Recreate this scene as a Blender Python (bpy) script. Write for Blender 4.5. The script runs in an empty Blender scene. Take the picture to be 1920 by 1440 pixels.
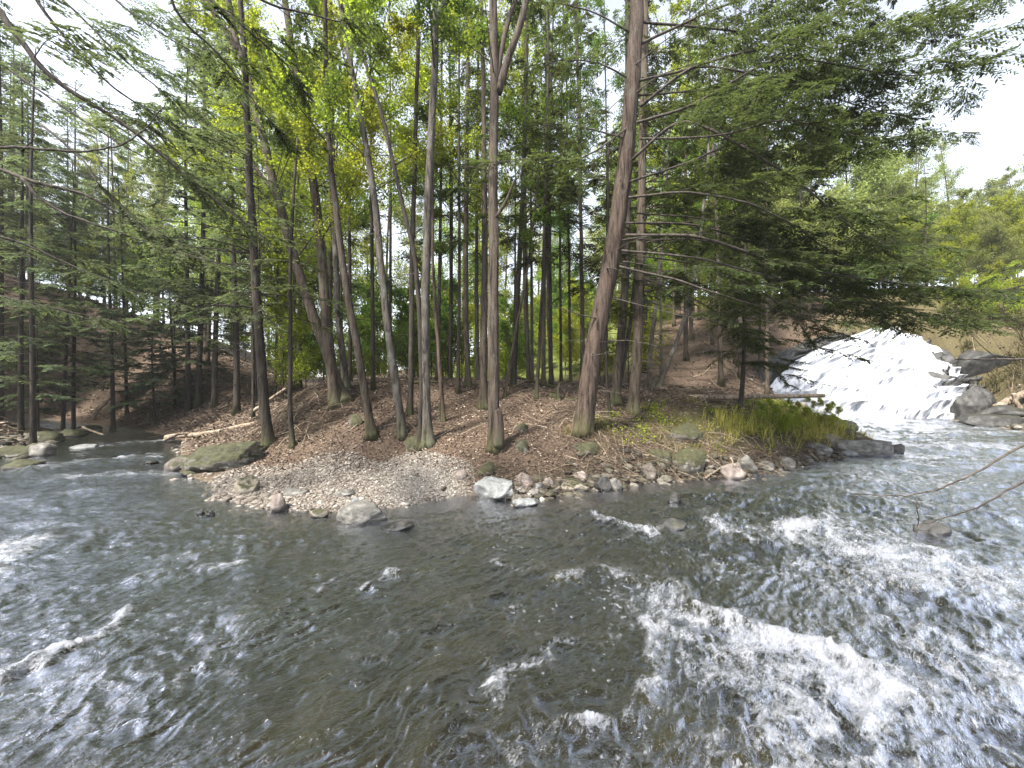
import bpy, math, random
import numpy as np
from mathutils import Vector

C = bpy.context.scene.collection
RNG = np.random.default_rng(7)
random.seed(7)
R = math.radians
CAMZ, FPX, CX, HZ = 2.2, 740.0, 960.0, 715.0

# ------------------------------------------------------------------ noise
_perm = np.random.default_rng(3).permutation(256)
_perm = np.concatenate([_perm, _perm, _perm])
_ga = np.arange(16) / 16 * 2 * np.pi
_gx, _gy = np.cos(_ga), np.sin(_ga)
_g3 = np.random.default_rng(4).normal(size=(64, 3)); _g3 /= np.linalg.norm(_g3, axis=1)[:, None]

def n2(x, y):
    xi = np.floor(x).astype(np.int64); yi = np.floor(y).astype(np.int64)
    xf = x - xi; yf = y - yi
    xi &= 255; yi &= 255
    u = xf*xf*xf*(xf*(xf*6-15)+10); v = yf*yf*yf*(yf*(yf*6-15)+10)
    def g(ix, iy, dx, dy):
        h = _perm[_perm[ix] + iy] & 15
        return _gx[h]*dx + _gy[h]*dy
    a = g(xi, yi, xf, yf); b = g(xi+1, yi, xf-1, yf)
    c = g(xi, yi+1, xf, yf-1); d = g(xi+1, yi+1, xf-1, yf-1)
    return (a+(b-a)*u + ((c+(d-c)*u)-(a+(b-a)*u))*v)*1.5

def n3(p):
    i = np.floor(p).astype(np.int64); f = p - i; i &= 255
    w = f*f*f*(f*(f*6-15)+10)
    out = 0
    for dx in (0, 1):
        for dy in (0, 1):
            for dz in (0, 1):
                h = _perm[_perm[_perm[i[:, 0]+dx] + i[:, 1]+dy] + i[:, 2]+dz] & 63
                g = _g3[h]
                dot = g[:, 0]*(f[:, 0]-dx)+g[:, 1]*(f[:, 1]-dy)+g[:, 2]*(f[:, 2]-dz)
                ww = (w[:, 0] if dx else 1-w[:, 0])*(w[:, 1] if dy else 1-w[:, 1])*(w[:, 2] if dz else 1-w[:, 2])
                out = out + dot*ww
    return out*1.5

def fbm2(x, y, o=4, g=0.5):
    s = 0; a = 1
    for k in range(o):
        s = s + a*n2(x+17.3*k, y-9.1*k); x = x*2.03; y = y*2.03; a *= g
    return s

def ss(x, a=0.0, b=1.0):
    t = np.clip((x-a)/(b-a), 0, 1)
    return t*t*(3-2*t)

# ------------------------------------------------------------------ pixel helpers (measuring the photograph)
def P(px, py, d):
    return np.array([(px-CX)/FPX*d, d, CAMZ-(py-HZ)/FPX*d])

def poly_sd(x, y, poly):
    """signed distance, positive outside the polygon"""
    poly = np.asarray(poly, float); n = len(poly)
    d2 = np.full(x.shape, 1e18); inside = np.zeros(x.shape, bool)
    for i in range(n):
        ax, ay = poly[i]; bx, by = poly[(i+1) % n]
        ex, ey = bx-ax, by-ay
        t = np.clip(((x-ax)*ex+(y-ay)*ey)/(ex*ex+ey*ey), 0, 1)
        dx, dy = x-ax-t*ex, y-ay-t*ey
        d2 = np.minimum(d2, dx*dx+dy*dy)
        c = ((ay > y) != (by > y)) & (x < ex*(y-ay)/(ey if ey else 1e-9)+ax)
        inside ^= c
    d = np.sqrt(d2)
    return np.where(inside, -d, d)

# ------------------------------------------------------------------ terrain
SHORE = [(17.5, 23.6), (15.6, 19.0), (14.4, 16.2), (12.6, 13.0), (11.6, 12.0), (9.6, 11.3), (8.1, 10.6), (6.9, 9.7), (5.38, 9.1), (3.9, 8.8),
         (3.0, 8.6), (2.2, 8.2), (1.5, 7.95), (0.6, 7.4), (0.0, 7.3), (-0.84, 7.6), (-1.87, 7.0), (-2.8, 6.55), (-4.2, 6.8), (-5.6, 7.4), (-6.5, 8.5),
         (-8.3, 9.6), (-9.5, 11.2), (-11.9, 14.2), (-14.5, 16.3), (-19, 19), (-30, 24)]
WATER = SHORE + [(-31, 21), (-22, 17.7), (-18.2, 16.1), (-17.0, 13.9), (-14.6, 11.0), (-15.5, 9.2), (-32, 7.5), (-34, -0.2), (-8, 0.7), (-2, 1.0), (3, 0.9), (9, 0.5),
                 (16, -0.5), (18.5, 4), (18.8, 8), (19.2, 13), (21.5, 16.3), (24.2, 20.3), (26.3, 22.8)]
def ctl(px, d, z): return ((px-CX)/FPX*d, d, z)
CTL = [ctl(600, 8.3, .13), ctl(800, 8.3, .40), ctl(550, 9.3, .28), ctl(700, 9.2, .46), ctl(450, 9.2, .16), ctl(500, 8.0, .10), ctl(640, 7.5, .09), ctl(925, 8.6, .74), ctl(800, 9.0, .78), ctl(750, 9.6, .9), ctl(690, 9.4, .88),
       ctl(500, 10.2, .58), ctl(550, 9.9, .66), ctl(640, 11.2, 1.46), ctl(600, 11.8, 2.0), ctl(560, 11.5, 1.5), ctl(510, 11.2, .9), ctl(480, 13, .75), ctl(400, 13.5, .4),
       ctl(740, 12.5, 1.95), ctl(650, 12.5, 2.05), ctl(600, 13.5, 2.0), ctl(830, 10.5, 1.14), ctl(905, 11.5, 1.42), ctl(875, 13.5, 2.05), ctl(1000, 14, 2.05), ctl(1000, 10.5, 1.14), ctl(1000, 12, 1.68), ctl(1100, 9.4, 1.05),
       ctl(1140, 11, 1.23), ctl(1190, 11.5, 1.27), ctl(1190, 13.5, 1.7), ctl(1100, 15, 2.05), ctl(1300, 14, 1.5), ctl(1400, 15.5, 1.35), ctl(1300, 11.5, .88), ctl(1200, 9.6, .71),
       ctl(1300, 9.5, .42), ctl(1200, 8.9, .4), ctl(1450, 13, .68), ctl(1550, 15, .6), ctl(1520, 11.5, .42), ctl(1450, 10.3, .35), ctl(1480, 19, .75), ctl(1420, 20, 1.2), ctl(700, 18, 2.1), ctl(900, 20, 2.05), ctl(1100, 19, 2.05),
       ctl(500, 18, 1.3), ctl(400, 20, 1.0), ctl(300, 25, 1.0), ctl(600, 26, 1.9), ctl(900, 28, 1.7), ctl(1150, 28, 1.9), ctl(1350, 25, 2.0)]
_pts = []
for (ax, ay), (bx, by) in zip(SHORE[:-1], SHORE[1:]):
    k = max(1, int(math.hypot(bx-ax, by-ay)/1.2))
    for j in range(k): _pts.append((ax+(bx-ax)*j/k, ay+(by-ay)*j/k, 0.03))
_cp = np.array(CTL+_pts)
def _tps(r2): return np.where(r2 > 1e-9, 0.5*r2*np.log(np.maximum(r2, 1e-9)), 0)
_n = len(_cp)
_A = np.zeros((_n+3, _n+3))
_A[:_n, :_n] = _tps((_cp[:, None, 0]-_cp[None, :, 0])**2+(_cp[:, None, 1]-_cp[None, :, 1])**2)+np.eye(_n)*0.02
_A[:_n, _n] = 1; _A[:_n, _n+1:] = _cp[:, :2]; _A[_n:, :_n] = _A[:_n, _n:].T
_w = np.linalg.solve(_A, np.concatenate([_cp[:, 2], [0, 0, 0]]))
def rbf(x, y):
    out = np.empty(x.shape); step = 20000
    for i in range(0, len(x), step):
        xx, yy = x[i:i+step], y[i:i+step]
        out[i:i+step] = _tps((xx[:, None]-_cp[None, :, 0])**2+(yy[:, None]-_cp[None, :, 1])**2)@_w[:_n]+_w[_n]+_w[_n+1]*xx+_w[_n+2]*yy
    return out

def sd_water(x, y): return poly_sd(x, y, WATER)
def is_left(x, y): return (x < -12.5) & (y < 17.0-0.43*(x+16.6))
def is_right(x, y): return (x > 15.5) & (y < 22.7) & (x > 15.5+0.5*(y-12))

def terrain_z(x, y, sd=None, fine=True):
    x = np.atleast_1d(np.asarray(x, float)); y = np.atleast_1d(np.asarray(y, float))
    if sd is None: sd = sd_water(x, y)
    base = np.clip(rbf(x, y), 0.02, 2.3)
    far = ss(y, 22, 32)
    base = base*(1-far)+1.8*far
    L, Rr, N = is_left(x, y), is_right(x, y), y < 3
    base = np.where(L | Rr, 0.10+0.10*np.clip(sd, 0, 8), base)
    base = np.where(N, 0.25+0.15*np.clip(sd, 0, 5), base)
    hl = 0.46*np.maximum(0, -x-0.45*y-3); hl = 14*np.tanh(hl/14)
    hr = 0.40*np.maximum(0, (x-6)*0.45+(y-18)*0.75-2)*ss(x+0.4*y, 2, 14); hr = 13*np.tanh(hr/13)
    land = base+hl*ss(sd, 0.3, 6)+np.where(x > 0, hr*ss(sd, 0.5, 5), 0)
    # back valley rises gently so that the far woods close the view
    land = land+0.16*np.maximum(0, y-42)*ss(x, -60, 10)*0.8
    if fine:
        land = land+(0.05*fbm2(x*0.9, y*0.9, 3)+0.025*fbm2(x*3.7, y*3.7, 3))*ss(sd, 0.1, 1.2)
    bed = -0.05-0.42*ss(-sd, 0.2, 3.2)
    if fine: bed = bed+0.05*fbm2(x*2.1, y*2.1, 3)
    k = ss(sd, -0.12, 0.16)
    return np.where(sd > -0.12, bed*(1-k)+np.maximum(land, 0.03)*k, bed)

def tz(x, y): return float(terrain_z(np.array([x]), np.array([y]))[0])

_ds = np.concatenate([np.arange(3, 16, 0.02), np.arange(16, 60, 0.1)])
def G(px, py):
    """where the sight line through a point of the photograph meets the ground"""
    x = (px-CX)/FPX*_ds; z = CAMZ-(py-HZ)/FPX*_ds
    t = np.maximum(terrain_z(x, _ds, fine=False), 0)
    i = np.argmax(z <= t)
    if z[i] > t[i]: i = len(_ds)-1
    return np.array([x[i], _ds[i], t[i]])

# ------------------------------------------------------------------ materials
def mat(name):
    m = bpy.data.materials.new(name); m.use_nodes = True
    nt = m.node_tree; nt.nodes.clear()
    out = nt.nodes.new('ShaderNodeOutputMaterial')
    return m, nt, out
def N(nt, t, **kw):
    n = nt.nodes.new(t)
    for k, v in kw.items():
        if k in n.inputs.keys() if hasattr(n.inputs, 'keys') else False: n.inputs[k].default_value = v
        else: setattr(n, k, v)
    return n
def L(nt, a, b): nt.links.new(a, b)
def ramp(nt, fac, stops, interp='LINEAR'):
    r = nt.nodes.new('ShaderNodeValToRGB'); r.color_ramp.interpolation = interp
    e = r.color_ramp.elements
    while len(e) < len(stops): e.new(0.5)
    for el, (p, c) in zip(e, stops):
        el.position = p; el.color = (*c, 1) if len(c) == 3 else c
    if fac is not None: L(nt, fac, r.inputs[0])
    return r
def noise(nt, vec, scale, detail=4, rough=0.55, dist=0.0):
    n = nt.nodes.new('ShaderNodeTexNoise'); n.inputs['Scale'].default_value = scale
    n.inputs['Detail'].default_value = detail; n.inputs['Roughness'].default_value = rough; n.inputs['Distortion'].default_value = dist
    if vec is not None: L(nt, vec, n.inputs['Vector'])
    return n
def mapping(nt, vec, scale=(1, 1, 1), rot=(0, 0, 0)):
    m = nt.nodes.new('ShaderNodeMapping'); m.inputs['Scale'].default_value = scale; m.inputs['Rotation'].default_value = rot
    L(nt, vec, m.inputs['Vector']); return m.outputs[0]
def coord(nt, which='Object'): return nt.nodes.new('ShaderNodeTexCoord').outputs[which]
def mixc(nt, fac, a, b, mode='MIX'):
    m = nt.nodes.new('ShaderNodeMix'); m.data_type = 'RGBA'; m.blend_type = mode
    for sock, v in ((m.inputs[0], fac), (m.inputs[6], a), (m.inputs[7], b)):
        if hasattr(v, 'is_linked'): L(nt, v, sock)
        else: sock.default_value = v if not isinstance(v, tuple) else (*v, 1)
    return m.outputs[2]
def math_(nt, op, a, b=None, clamp=False):
    m = nt.nodes.new('ShaderNodeMath'); m.operation = op; m.use_clamp = clamp
    for s, v in zip(m.inputs, (a, b)):
        if v is None: continue
        if hasattr(v, 'is_linked'): L(nt, v, s)
        else: s.default_value = v
    return m.outputs[0]
def attr(nt, name):
    a = nt.nodes.new('ShaderNodeAttribute'); a.attribute_name = name; return a
def bump(nt, h, strength, dist=0.02, normal=None):
    b = nt.nodes.new('ShaderNodeBump'); b.inputs['Strength'].default_value = strength; b.inputs['Distance'].default_value = dist
    L(nt, h, b.inputs['Height'])
    if normal is not None: L(nt, normal, b.inputs['Normal'])
    return b.outputs[0]

def leaf_mat(name, dark, mid, light, transl=0.4, jitter=0.25, tcol=None):
    m, nt, out = mat(name)
    t = attr(nt, 'tint').outputs['Fac']
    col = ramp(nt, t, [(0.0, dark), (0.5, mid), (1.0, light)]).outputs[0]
    oi = nt.nodes.new('ShaderNodeObjectInfo')
    hsv = nt.nodes.new('ShaderNodeHueSaturation')
    L(nt, col, hsv.inputs['Color'])
    L(nt, math_(nt, 'ADD', math_(nt, 'MULTIPLY', oi.outputs['Random'], 0.04), 0.48), hsv.inputs['Hue'])
    L(nt, math_(nt, 'ADD', math_(nt, 'MULTIPLY', oi.outputs['Random'], jitter*2), 1-jitter), hsv.inputs['Value'])
    d = N(nt, 'ShaderNodeBsdfDiffuse'); L(nt, hsv.outputs[0], d.inputs[0])
    tr = N(nt, 'ShaderNodeBsdfTranslucent')
    tc = mixc(nt, 1.0, hsv.outputs[0], tcol or (1.25, 1.25, 0.75), 'MULTIPLY'); L(nt, tc, tr.inputs[0])
    mx = N(nt, 'ShaderNodeMixShader'); mx.inputs[0].default_value = transl
    L(nt, d.outputs[0], mx.inputs[1]); L(nt, tr.outputs[0], mx.inputs[2])
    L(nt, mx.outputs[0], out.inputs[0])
    return m

def bark_mat(name, dark, light, lichen, lich_amt=0.5, zs=1.6, moss=0.3, bstr=0.9):
    m, nt, out = mat(name)
    co = coord(nt)
    v = mapping(nt, co, (14, 14, zs))
    n1 = noise(nt, v, 1.0, 6, 0.65, 0.6)
    col = ramp(nt, n1.outputs[0], [(0.36, tuple(a*.6 for a in dark)), (0.45, tuple(0.55*a+.45*b for a, b in zip(dark, light))), (0.56, tuple(.15*a+.85*b for a, b in zip(dark, light))), (0.72, tuple(1.25*b for b in light))]).outputs[0]
    n2_ = noise(nt, mapping(nt, co, (2.2, 2.2, 1.1)), 1.6, 5, 0.6)
    lf = ramp(nt, n2_.outputs[0], [(0.5+0.1*(1-lich_amt), (0, 0, 0)), (0.68, (1, 1, 1))]).outputs[0]
    col = mixc(nt, math_(nt, 'MULTIPLY', lf, lich_amt), col, lichen)
    n4 = noise(nt, mapping(nt, co, (60, 60, 18)), 1.0, 3)
    col = mixc(nt, 0.55, col, ramp(nt, n4.outputs[0], [(0.3, (0.5, 0.5, 0.5)), (0.7, (1.4, 1.4, 1.4))]).outputs[0], 'MULTIPLY')
    # moss creeping up the foot
    sx = nt.nodes.new('ShaderNodeSeparateXYZ'); L(nt, co, sx.inputs[0])
    mh = math_(nt, 'SUBTRACT', 0.55, sx.outputs[2])
    mn = noise(nt, co, 5.0, 4)
    mf = math_(nt, 'MULTIPLY', math_(nt, 'MULTIPLY', mh, mn.outputs[0], True), moss*4, True)
    col = mixc(nt, mf, col, (0.075, 0.085, 0.022))
    oi = nt.nodes.new('ShaderNodeObjectInfo')
    hs = nt.nodes.new('ShaderNodeHueSaturation'); L(nt, col, hs.inputs['Color'])
    L(nt, math_(nt, 'ADD', math_(nt, 'MULTIPLY', oi.outputs['Random'], 0.5), 0.75), hs.inputs['Value'])
    b = N(nt, 'ShaderNodeBsdfPrincipled'); L(nt, hs.outputs[0], b.inputs['Base Color']); b.inputs['Roughness'].default_value = 0.9
    b.inputs['Specular IOR Level'].default_value = 0.2
    L(nt, bump(nt, math_(nt, 'ADD', n1.outputs[0], math_(nt, 'MULTIPLY', n4.outputs[0], 0.3)), bstr, 0.04), b.inputs['Normal'])
    L(nt, b.outputs[0], out.inputs[0])
    return m

def tint_mat(name, stops, rough=0.85, bscale=40, bstr=0.3, spec=0.3, vary=0.35):
    """stops over the per-vertex 'tint' of each piece, with a mottled surface"""
    m, nt, out = mat(name)
    col = ramp(nt, attr(nt, 'tint').outputs['Fac'], stops).outputs[0]
    nz = noise(nt, coord(nt), bscale, 4)
    col = mixc(nt, 1.0, col, ramp(nt, nz.outputs[0], [(0.25, (1-vary,)*3), (0.75, (1+vary,)*3)]).outputs[0], 'MULTIPLY')
    b = N(nt, 'ShaderNodeBsdfPrincipled'); L(nt, col, b.inputs['Base Color']); b.inputs['Roughness'].default_value = rough
    b.inputs['Specular IOR Level'].default_value = spec
    L(nt, bump(nt, nz.outputs[0], bstr, 0.02), b.inputs['Normal'])
    L(nt, b.outputs[0], out.inputs[0]); return m

def rock_mat(name, dark, mid, light, moss=0.0, white=0.0, rough=0.75, wet=True, strat=0.0):
    m, nt, out = mat(name)
    co = coord(nt); geo = nt.nodes.new('ShaderNodeNewGeometry')
    v = mapping(nt, co, (3, 3, 3+strat*12))
    n1 = noise(nt, v, 1.5, 7, 0.65, 0.4)
    col = ramp(nt, n1.outputs[0], [(0.3, dark), (0.5, mid), (0.7, light)]).outputs[0]
    nf = noise(nt, co, 45, 4, 0.7)
    col = mixc(nt, 0.7, col, ramp(nt, nf.outputs[0], [(0.3, (0.6, 0.6, 0.6)), (0.7, (1.35, 1.35, 1.35))]).outputs[0], 'MULTIPLY')
    sn = nt.nodes.new('ShaderNodeSeparateXYZ'); L(nt, geo.outputs['Normal'], sn.inputs[0])
    if white:
        nw = noise(nt, co, 3.5, 5, 0.6, 0.5)
        wf = ramp(nt, nw.outputs[0], [(0.52, (0, 0, 0)), (0.6, (1, 1, 1))]).outputs[0]
        col = mixc(nt, math_(nt, 'MULTIPLY', wf, white), col, (0.34, 0.33, 0.31))
    if moss:
        nm = noise(nt, co, 2.6, 5, 0.65)
        mf = math_(nt, 'ADD', math_(nt, 'MULTIPLY', sn.outputs[2], 0.45), nm.outputs[0])
        mf = ramp(nt, mf, [(1.02-moss*0.55, (0, 0, 0)), (1.14-moss*0.55, (1, 1, 1))]).outputs[0]
        nmc = noise(nt, co, 16, 6, 0.75)
        mc = ramp(nt, nmc.outputs[0], [(0.3, (0.010, 0.011, 0.004)), (0.55, (0.034, 0.034, 0.010)), (0.75, (0.07, 0.067, 0.022))]).outputs[0]
        col = mixc(nt, mf, col, mc)
    b = N(nt, 'ShaderNodeBsdfPrincipled'); b.inputs['Roughness'].default_value = rough
    if wet:   # a tide mark: rock soaked by the stream up to about 8 cm above it
        sp = nt.nodes.new('ShaderNodeSeparateXYZ'); L(nt, geo.outputs['Position'], sp.inputs[0])
        wf = math_(nt, 'ADD', sp.outputs[2], math_(nt, 'MULTIPLY', math_(nt, 'SUBTRACT', n1.outputs[0], 0.5), 0.12))
        wr = ramp(nt, wf, [(0.055, (0.38, 0.38, 0.38)), (0.10, (1, 1, 1))])
        col = mixc(nt, 1.0, col, wr.outputs[0], 'MULTIPLY')
        L(nt, math_(nt, 'MULTIPLY', wr.outputs[0], rough), b.inputs['Roughness'])
    L(nt, col, b.inputs['Base Color'])
    L(nt, bump(nt, math_(nt, 'ADD', n1.outputs[0], math_(nt, 'MULTIPLY', nf.outputs[0], 0.4)), 0.7, 0.05), b.inputs['Normal'])
    L(nt, b.outputs[0], out.inputs[0]); return m

M = {}
M['hem_dark'] = leaf_mat('hemlock_needles_dark', (0.030, 0.040, 0.018), (0.056, 0.070, 0.029), (0.096, 0.112, 0.045), 0.46, 0.2)
M['hem_grey'] = leaf_mat('hemlock_needles_grey', (0.062, 0.080, 0.048), (0.096, 0.122, 0.072), (0.145, 0.17, 0.10), 0.45, 0.2)
M['lime'] = leaf_mat('young_leaves_lime', (0.13, 0.165, 0.022), (0.215, 0.26, 0.034), (0.34, 0.37, 0.05), 0.6, 0.15)
M['green'] = leaf_mat('young_leaves_green', (0.055, 0.095, 0.018), (0.09, 0.145, 0.026), (0.16, 0.22, 0.04), 0.5, 0.25)
M['pale'] = leaf_mat('young_leaves_pale', (0.12, 0.15, 0.05), (0.2, 0.24, 0.08), (0.3, 0.33, 0.13), 0.5, 0.2)
M['rust'] = leaf_mat('young_leaves_rust', (0.14, 0.085, 0.035), (0.24, 0.155, 0.07), (0.32, 0.25, 0.10), 0.5, 0.2)
M['grass'] = leaf_mat('shore_grass', (0.045, 0.040, 0.014), (0.11, 0.096, 0.034), (0.22, 0.18, 0.08), 0.3, 0.1)
M['tall'] = leaf_mat('yellow_shoots', (0.09, 0.082, 0.022), (0.22, 0.20, 0.05), (0.38, 0.33, 0.11), 0.4, 0.1)
M['bank_grass'] = leaf_mat('bank_grass', (0.022, 0.021, 0.010), (0.055, 0.048, 0.021), (0.11, 0.095, 0.045), 0.3, 0.1)
M['bark_red'] = bark_mat('shaggy_red_brown_bark', (0.0130, 0.0094, 0.0072), (0.0828, 0.0598, 0.0461), (0.1080, 0.0994, 0.0850), 0.45, 1.3, 0.35, 1.0)
M['bark_brown'] = bark_mat('brown_bark', (0.0187, 0.0144, 0.0108), (0.0828, 0.0648, 0.0490), (0.1008, 0.1080, 0.0828), 0.45, 2.0, 0.3, 0.8)
M['bark_grey'] = bark_mat('grey_bark', (0.0173, 0.0144, 0.0115), (0.0864, 0.0756, 0.0634), (0.1440, 0.1476, 0.1332), 0.6, 2.2, 0.3, 0.9)
M['bark_ridged'] = bark_mat('ridged_bark', (0.0130, 0.0094, 0.0072), (0.0828, 0.0648, 0.0504), (0.1080, 0.1044, 0.0900), 0.45, 1.2, 0.3, 1.0)
M['bark_dark'] = bark_mat('dark_bark', (0.0115, 0.0094, 0.0072), (0.0468, 0.0374, 0.0302), (0.0648, 0.0720, 0.0504), 0.4, 2.0, 0.3, 0.8)
M['dead'] = bark_mat('weathered_dead_wood', (0.075, 0.055, 0.04), (0.27, 0.215, 0.16), (0.30, 0.29, 0.25), 0.4, 1.5, 0.0, 0.6)
M['limb'] = bark_mat('limb_bark', (0.016, 0.013, 0.011), (0.06, 0.05, 0.042), (0.10, 0.10, 0.085), 0.4, 3.0, 0.0, 0.5)
M['litter'] = tint_mat('fallen_leaf', [(0, (0.040, 0.027, 0.019)), (0.35, (0.088, 0.063, 0.046)), (0.7, (0.178, 0.135, 0.102)), (0.9, (0.34, 0.28, 0.22)), (1, (0.5, 0.43, 0.34))], 0.8, 60, 0.1)
M['gravel'] = tint_mat('river_gravel', [(0, (0.040, 0.034, 0.026)), (0.3, (0.084, 0.070, 0.058)), (0.6, (0.133, 0.114, 0.097)), (0.85, (0.197, 0.176, 0.151)), (1, (0.315, 0.300, 0.263))], 0.75, 30, 0.3)
M['bank'] = tint_mat('bank_stone', [(0, (0.012, 0.011, 0.009)), (0.35, (0.032, 0.029, 0.022)), (0.6, (0.05, 0.046, 0.03)), (0.85, (0.09, 0.08, 0.066)), (1, (0.16, 0.147, 0.133))], 0.8, 14, 0.6, 0.3, 0.5)
M['twig'] = tint_mat('dry_twigs', [(0, (0.025, 0.017, 0.012)), (0.5, (0.095, 0.068, 0.046)), (0.85, (0.19, 0.148, 0.105)), (1, (0.32, 0.265, 0.2))], 0.8, 30, 0.2)
M['rk_grey'] = rock_mat('grey_rock', (0.035, 0.033, 0.03), (0.095, 0.09, 0.08), (0.19, 0.18, 0.162), 0.0, 0.25, 0.8, True, 0.4)
M['rk_pale'] = rock_mat('pale_rock', (0.07, 0.07, 0.069), (0.135, 0.14, 0.14), (0.205, 0.215, 0.212), 0.0, 0.2, 0.7)
M['rk_pink'] = rock_mat('pinkish_rock', (0.08, 0.064, 0.055), (0.16, 0.13, 0.115), (0.25, 0.215, 0.195), 0.1, 0.1, 0.8)
M['rk_moss'] = rock_mat('mossy_rock', (0.035, 0.032, 0.027), (0.085, 0.078, 0.062), (0.15, 0.14, 0.118), 0.97, 0.5, 0.85)
M['rk_mossy2'] = rock_mat('half_mossy_rock', (0.035, 0.03, 0.025), (0.095, 0.08, 0.066), (0.18, 0.155, 0.13), 0.62, 0.2, 0.85)
M['rk_dark'] = rock_mat('dark_wet_rock', (0.008, 0.0075, 0.007), (0.022, 0.021, 0.019), (0.055, 0.052, 0.047), 0.15, 0.0, 0.6)
M['rk_tan'] = rock_mat('tan_rock', (0.10, 0.082, 0.06), (0.20, 0.172, 0.132), (0.29, 0.262, 0.215), 0.45, 0.1, 0.8)

# ------------------------------------------------------------------ mesh building
class Geo:
    def __init__(s): s.V = []; s.Q = []; s.T = []; s.t = []; s.n = 0
    def add(s, V, Q=None, T=None, tint=0.5):
        V = np.asarray(V, float).reshape(-1, 3)
        if Q is not None and len(Q): s.Q.append(np.asarray(Q)+s.n)
        if T is not None and len(T): s.T.append(np.asarray(T)+s.n)
        s.V.append(V); s.t.append(np.broadcast_to(np.asarray(tint, float), (len(V),)))
        s.n += len(V)
    def mesh(s, name, m, smooth=True, extra=None, origin=None):
        me = bpy.data.meshes.new(name)
        V = np.concatenate(s.V) if s.V else np.zeros((0, 3))
        if origin is not None: V = V-np.asarray(origin)
        Q = np.concatenate(s.Q) if s.Q else np.zeros((0, 4), int)
        T = np.concatenate(s.T) if s.T else np.zeros((0, 3), int)
        me.vertices.add(len(V)); me.vertices.foreach_set('co', V.astype(np.float32).ravel())
        nl = len(Q)*4+len(T)*3
        me.loops.add(nl); me.loops.foreach_set('vertex_index', np.concatenate([Q.ravel(), T.ravel()]).astype(np.int32))
        me.polygons.add(len(Q)+len(T))
        st = np.concatenate([np.arange(len(Q))*4, len(Q)*4+np.arange(len(T))*3]).astype(np.int32)
        me.polygons.foreach_set('loop_start', st)
        if smooth: me.polygons.foreach_set('use_smooth', np.ones(len(Q)+len(T), bool))
        a = me.attributes.new('tint', 'FLOAT', 'POINT'); a.data.foreach_set('value', np.concatenate(s.t).astype(np.float32) if s.t else np.zeros(0, np.float32))
        for k, v in (extra or {}).items():
            a = me.attributes.new(k, 'FLOAT', 'POINT'); a.data.foreach_set('value', np.asarray(v, np.float32))
        me.update(calc_edges=True); me.validate()
        me.materials.append(m)
        return me

def obj(name, me, parent=None, loc=None):
    o = bpy.data.objects.new(name, me); C.objects.link(o)
    if parent is not None: o.parent = parent
    if loc is not None: o.location = loc
    return o
def tag(o, label=None, cat=None, group=None, kind=None):
    if label: o['label'] = label
    if cat: o['category'] = cat
    if group: o['group'] = group
    if kind: o['kind'] = kind
    return o
def thing(name, label, cat, loc, group=None):
    o = bpy.data.objects.new(name, None); C.objects.link(o); o.location = loc; o.empty_display_size = 0.2
    return tag(o, label, cat, group)
def copy_tree(root, loc, rz, sc, label, group):
    r = root.copy(); C.objects.link(r); r.location = loc; r.rotation_euler = (0, 0, rz); r.scale = (sc, sc, sc)
    tag(r, label, None, group)
    for ch in root.children:
        c = ch.copy(); C.objects.link(c); c.parent = r
    return r

def tube(geo, pts, rad, k=8, tint=0.5, flare=0.0, rough=0.0, seed=0.0, cap=True):
    pts = np.asarray(pts, float); n = len(pts); rad = np.broadcast_to(np.asarray(rad, float), (n,))
    tan = np.gradient(pts, axis=0); tan /= np.linalg.norm(tan, axis=1)[:, None]+1e-9
    up = np.array([0, 0, 1.0]) if abs(tan[0, 2]) < 0.8 else np.array([1.0, 0, 0])
    ref = up-tan*(tan@up)[:, None]
    bad = np.linalg.norm(ref, axis=1) < 1e-3; ref[bad] = [0.3, 0.7, 0.2]
    ref /= np.linalg.norm(ref, axis=1)[:, None]
    bi = np.cross(tan, ref)
    a = np.arange(k)/k*2*np.pi
    rr = np.repeat(rad[:, None], k, 1)
    if flare:
        h = pts[:, 2]-pts[0, 2]
        lob = 1+0.45*np.sin(a*3+seed*5)[None, :]+0.3*np.sin(a*5+seed*9)[None, :]
        rr = rr*(1+flare*np.exp(-h/0.22)[:, None]*np.maximum(lob, 0.1))
    ring = pts[:, None, :]+ref[:, None, :]*(np.cos(a)[None, :]*rr)[..., None]+bi[:, None, :]*(np.sin(a)[None, :]*rr)[..., None]
    V = ring.reshape(-1, 3)
    if rough:
        q = V.copy(); q[:, 2] *= 0.28
        d = 1-2*np.abs(n3(q*9+seed*31))+0.6*n3(q*22+seed*11)
        c = np.repeat(pts, k, 0); V = V+(V-c)*(d*rough)[:, None]
    i = np.arange(n-1)[:, None]*k; j = np.arange(k)[None, :]; j2 = (j+1) % k
    Q = np.stack([i+j, i+j2, i+k+j2, i+k+j], -1).reshape(-1, 4)
    T = None
    if cap:
        V = np.concatenate([V, pts[-1:], pts[:1]]); e = (n-1)*k
        T = np.concatenate([np.stack([e+np.arange(k), e+(np.arange(k)+1) % k, np.full(k, n*k)], 1), np.stack([(np.arange(k)+1) % k, np.arange(k), np.full(k, n*k+1)], 1)])
    geo.add(V, Q, T, tint)

def unit(a): return a/(np.linalg.norm(a, axis=-1, keepdims=True)+1e-9)

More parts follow.
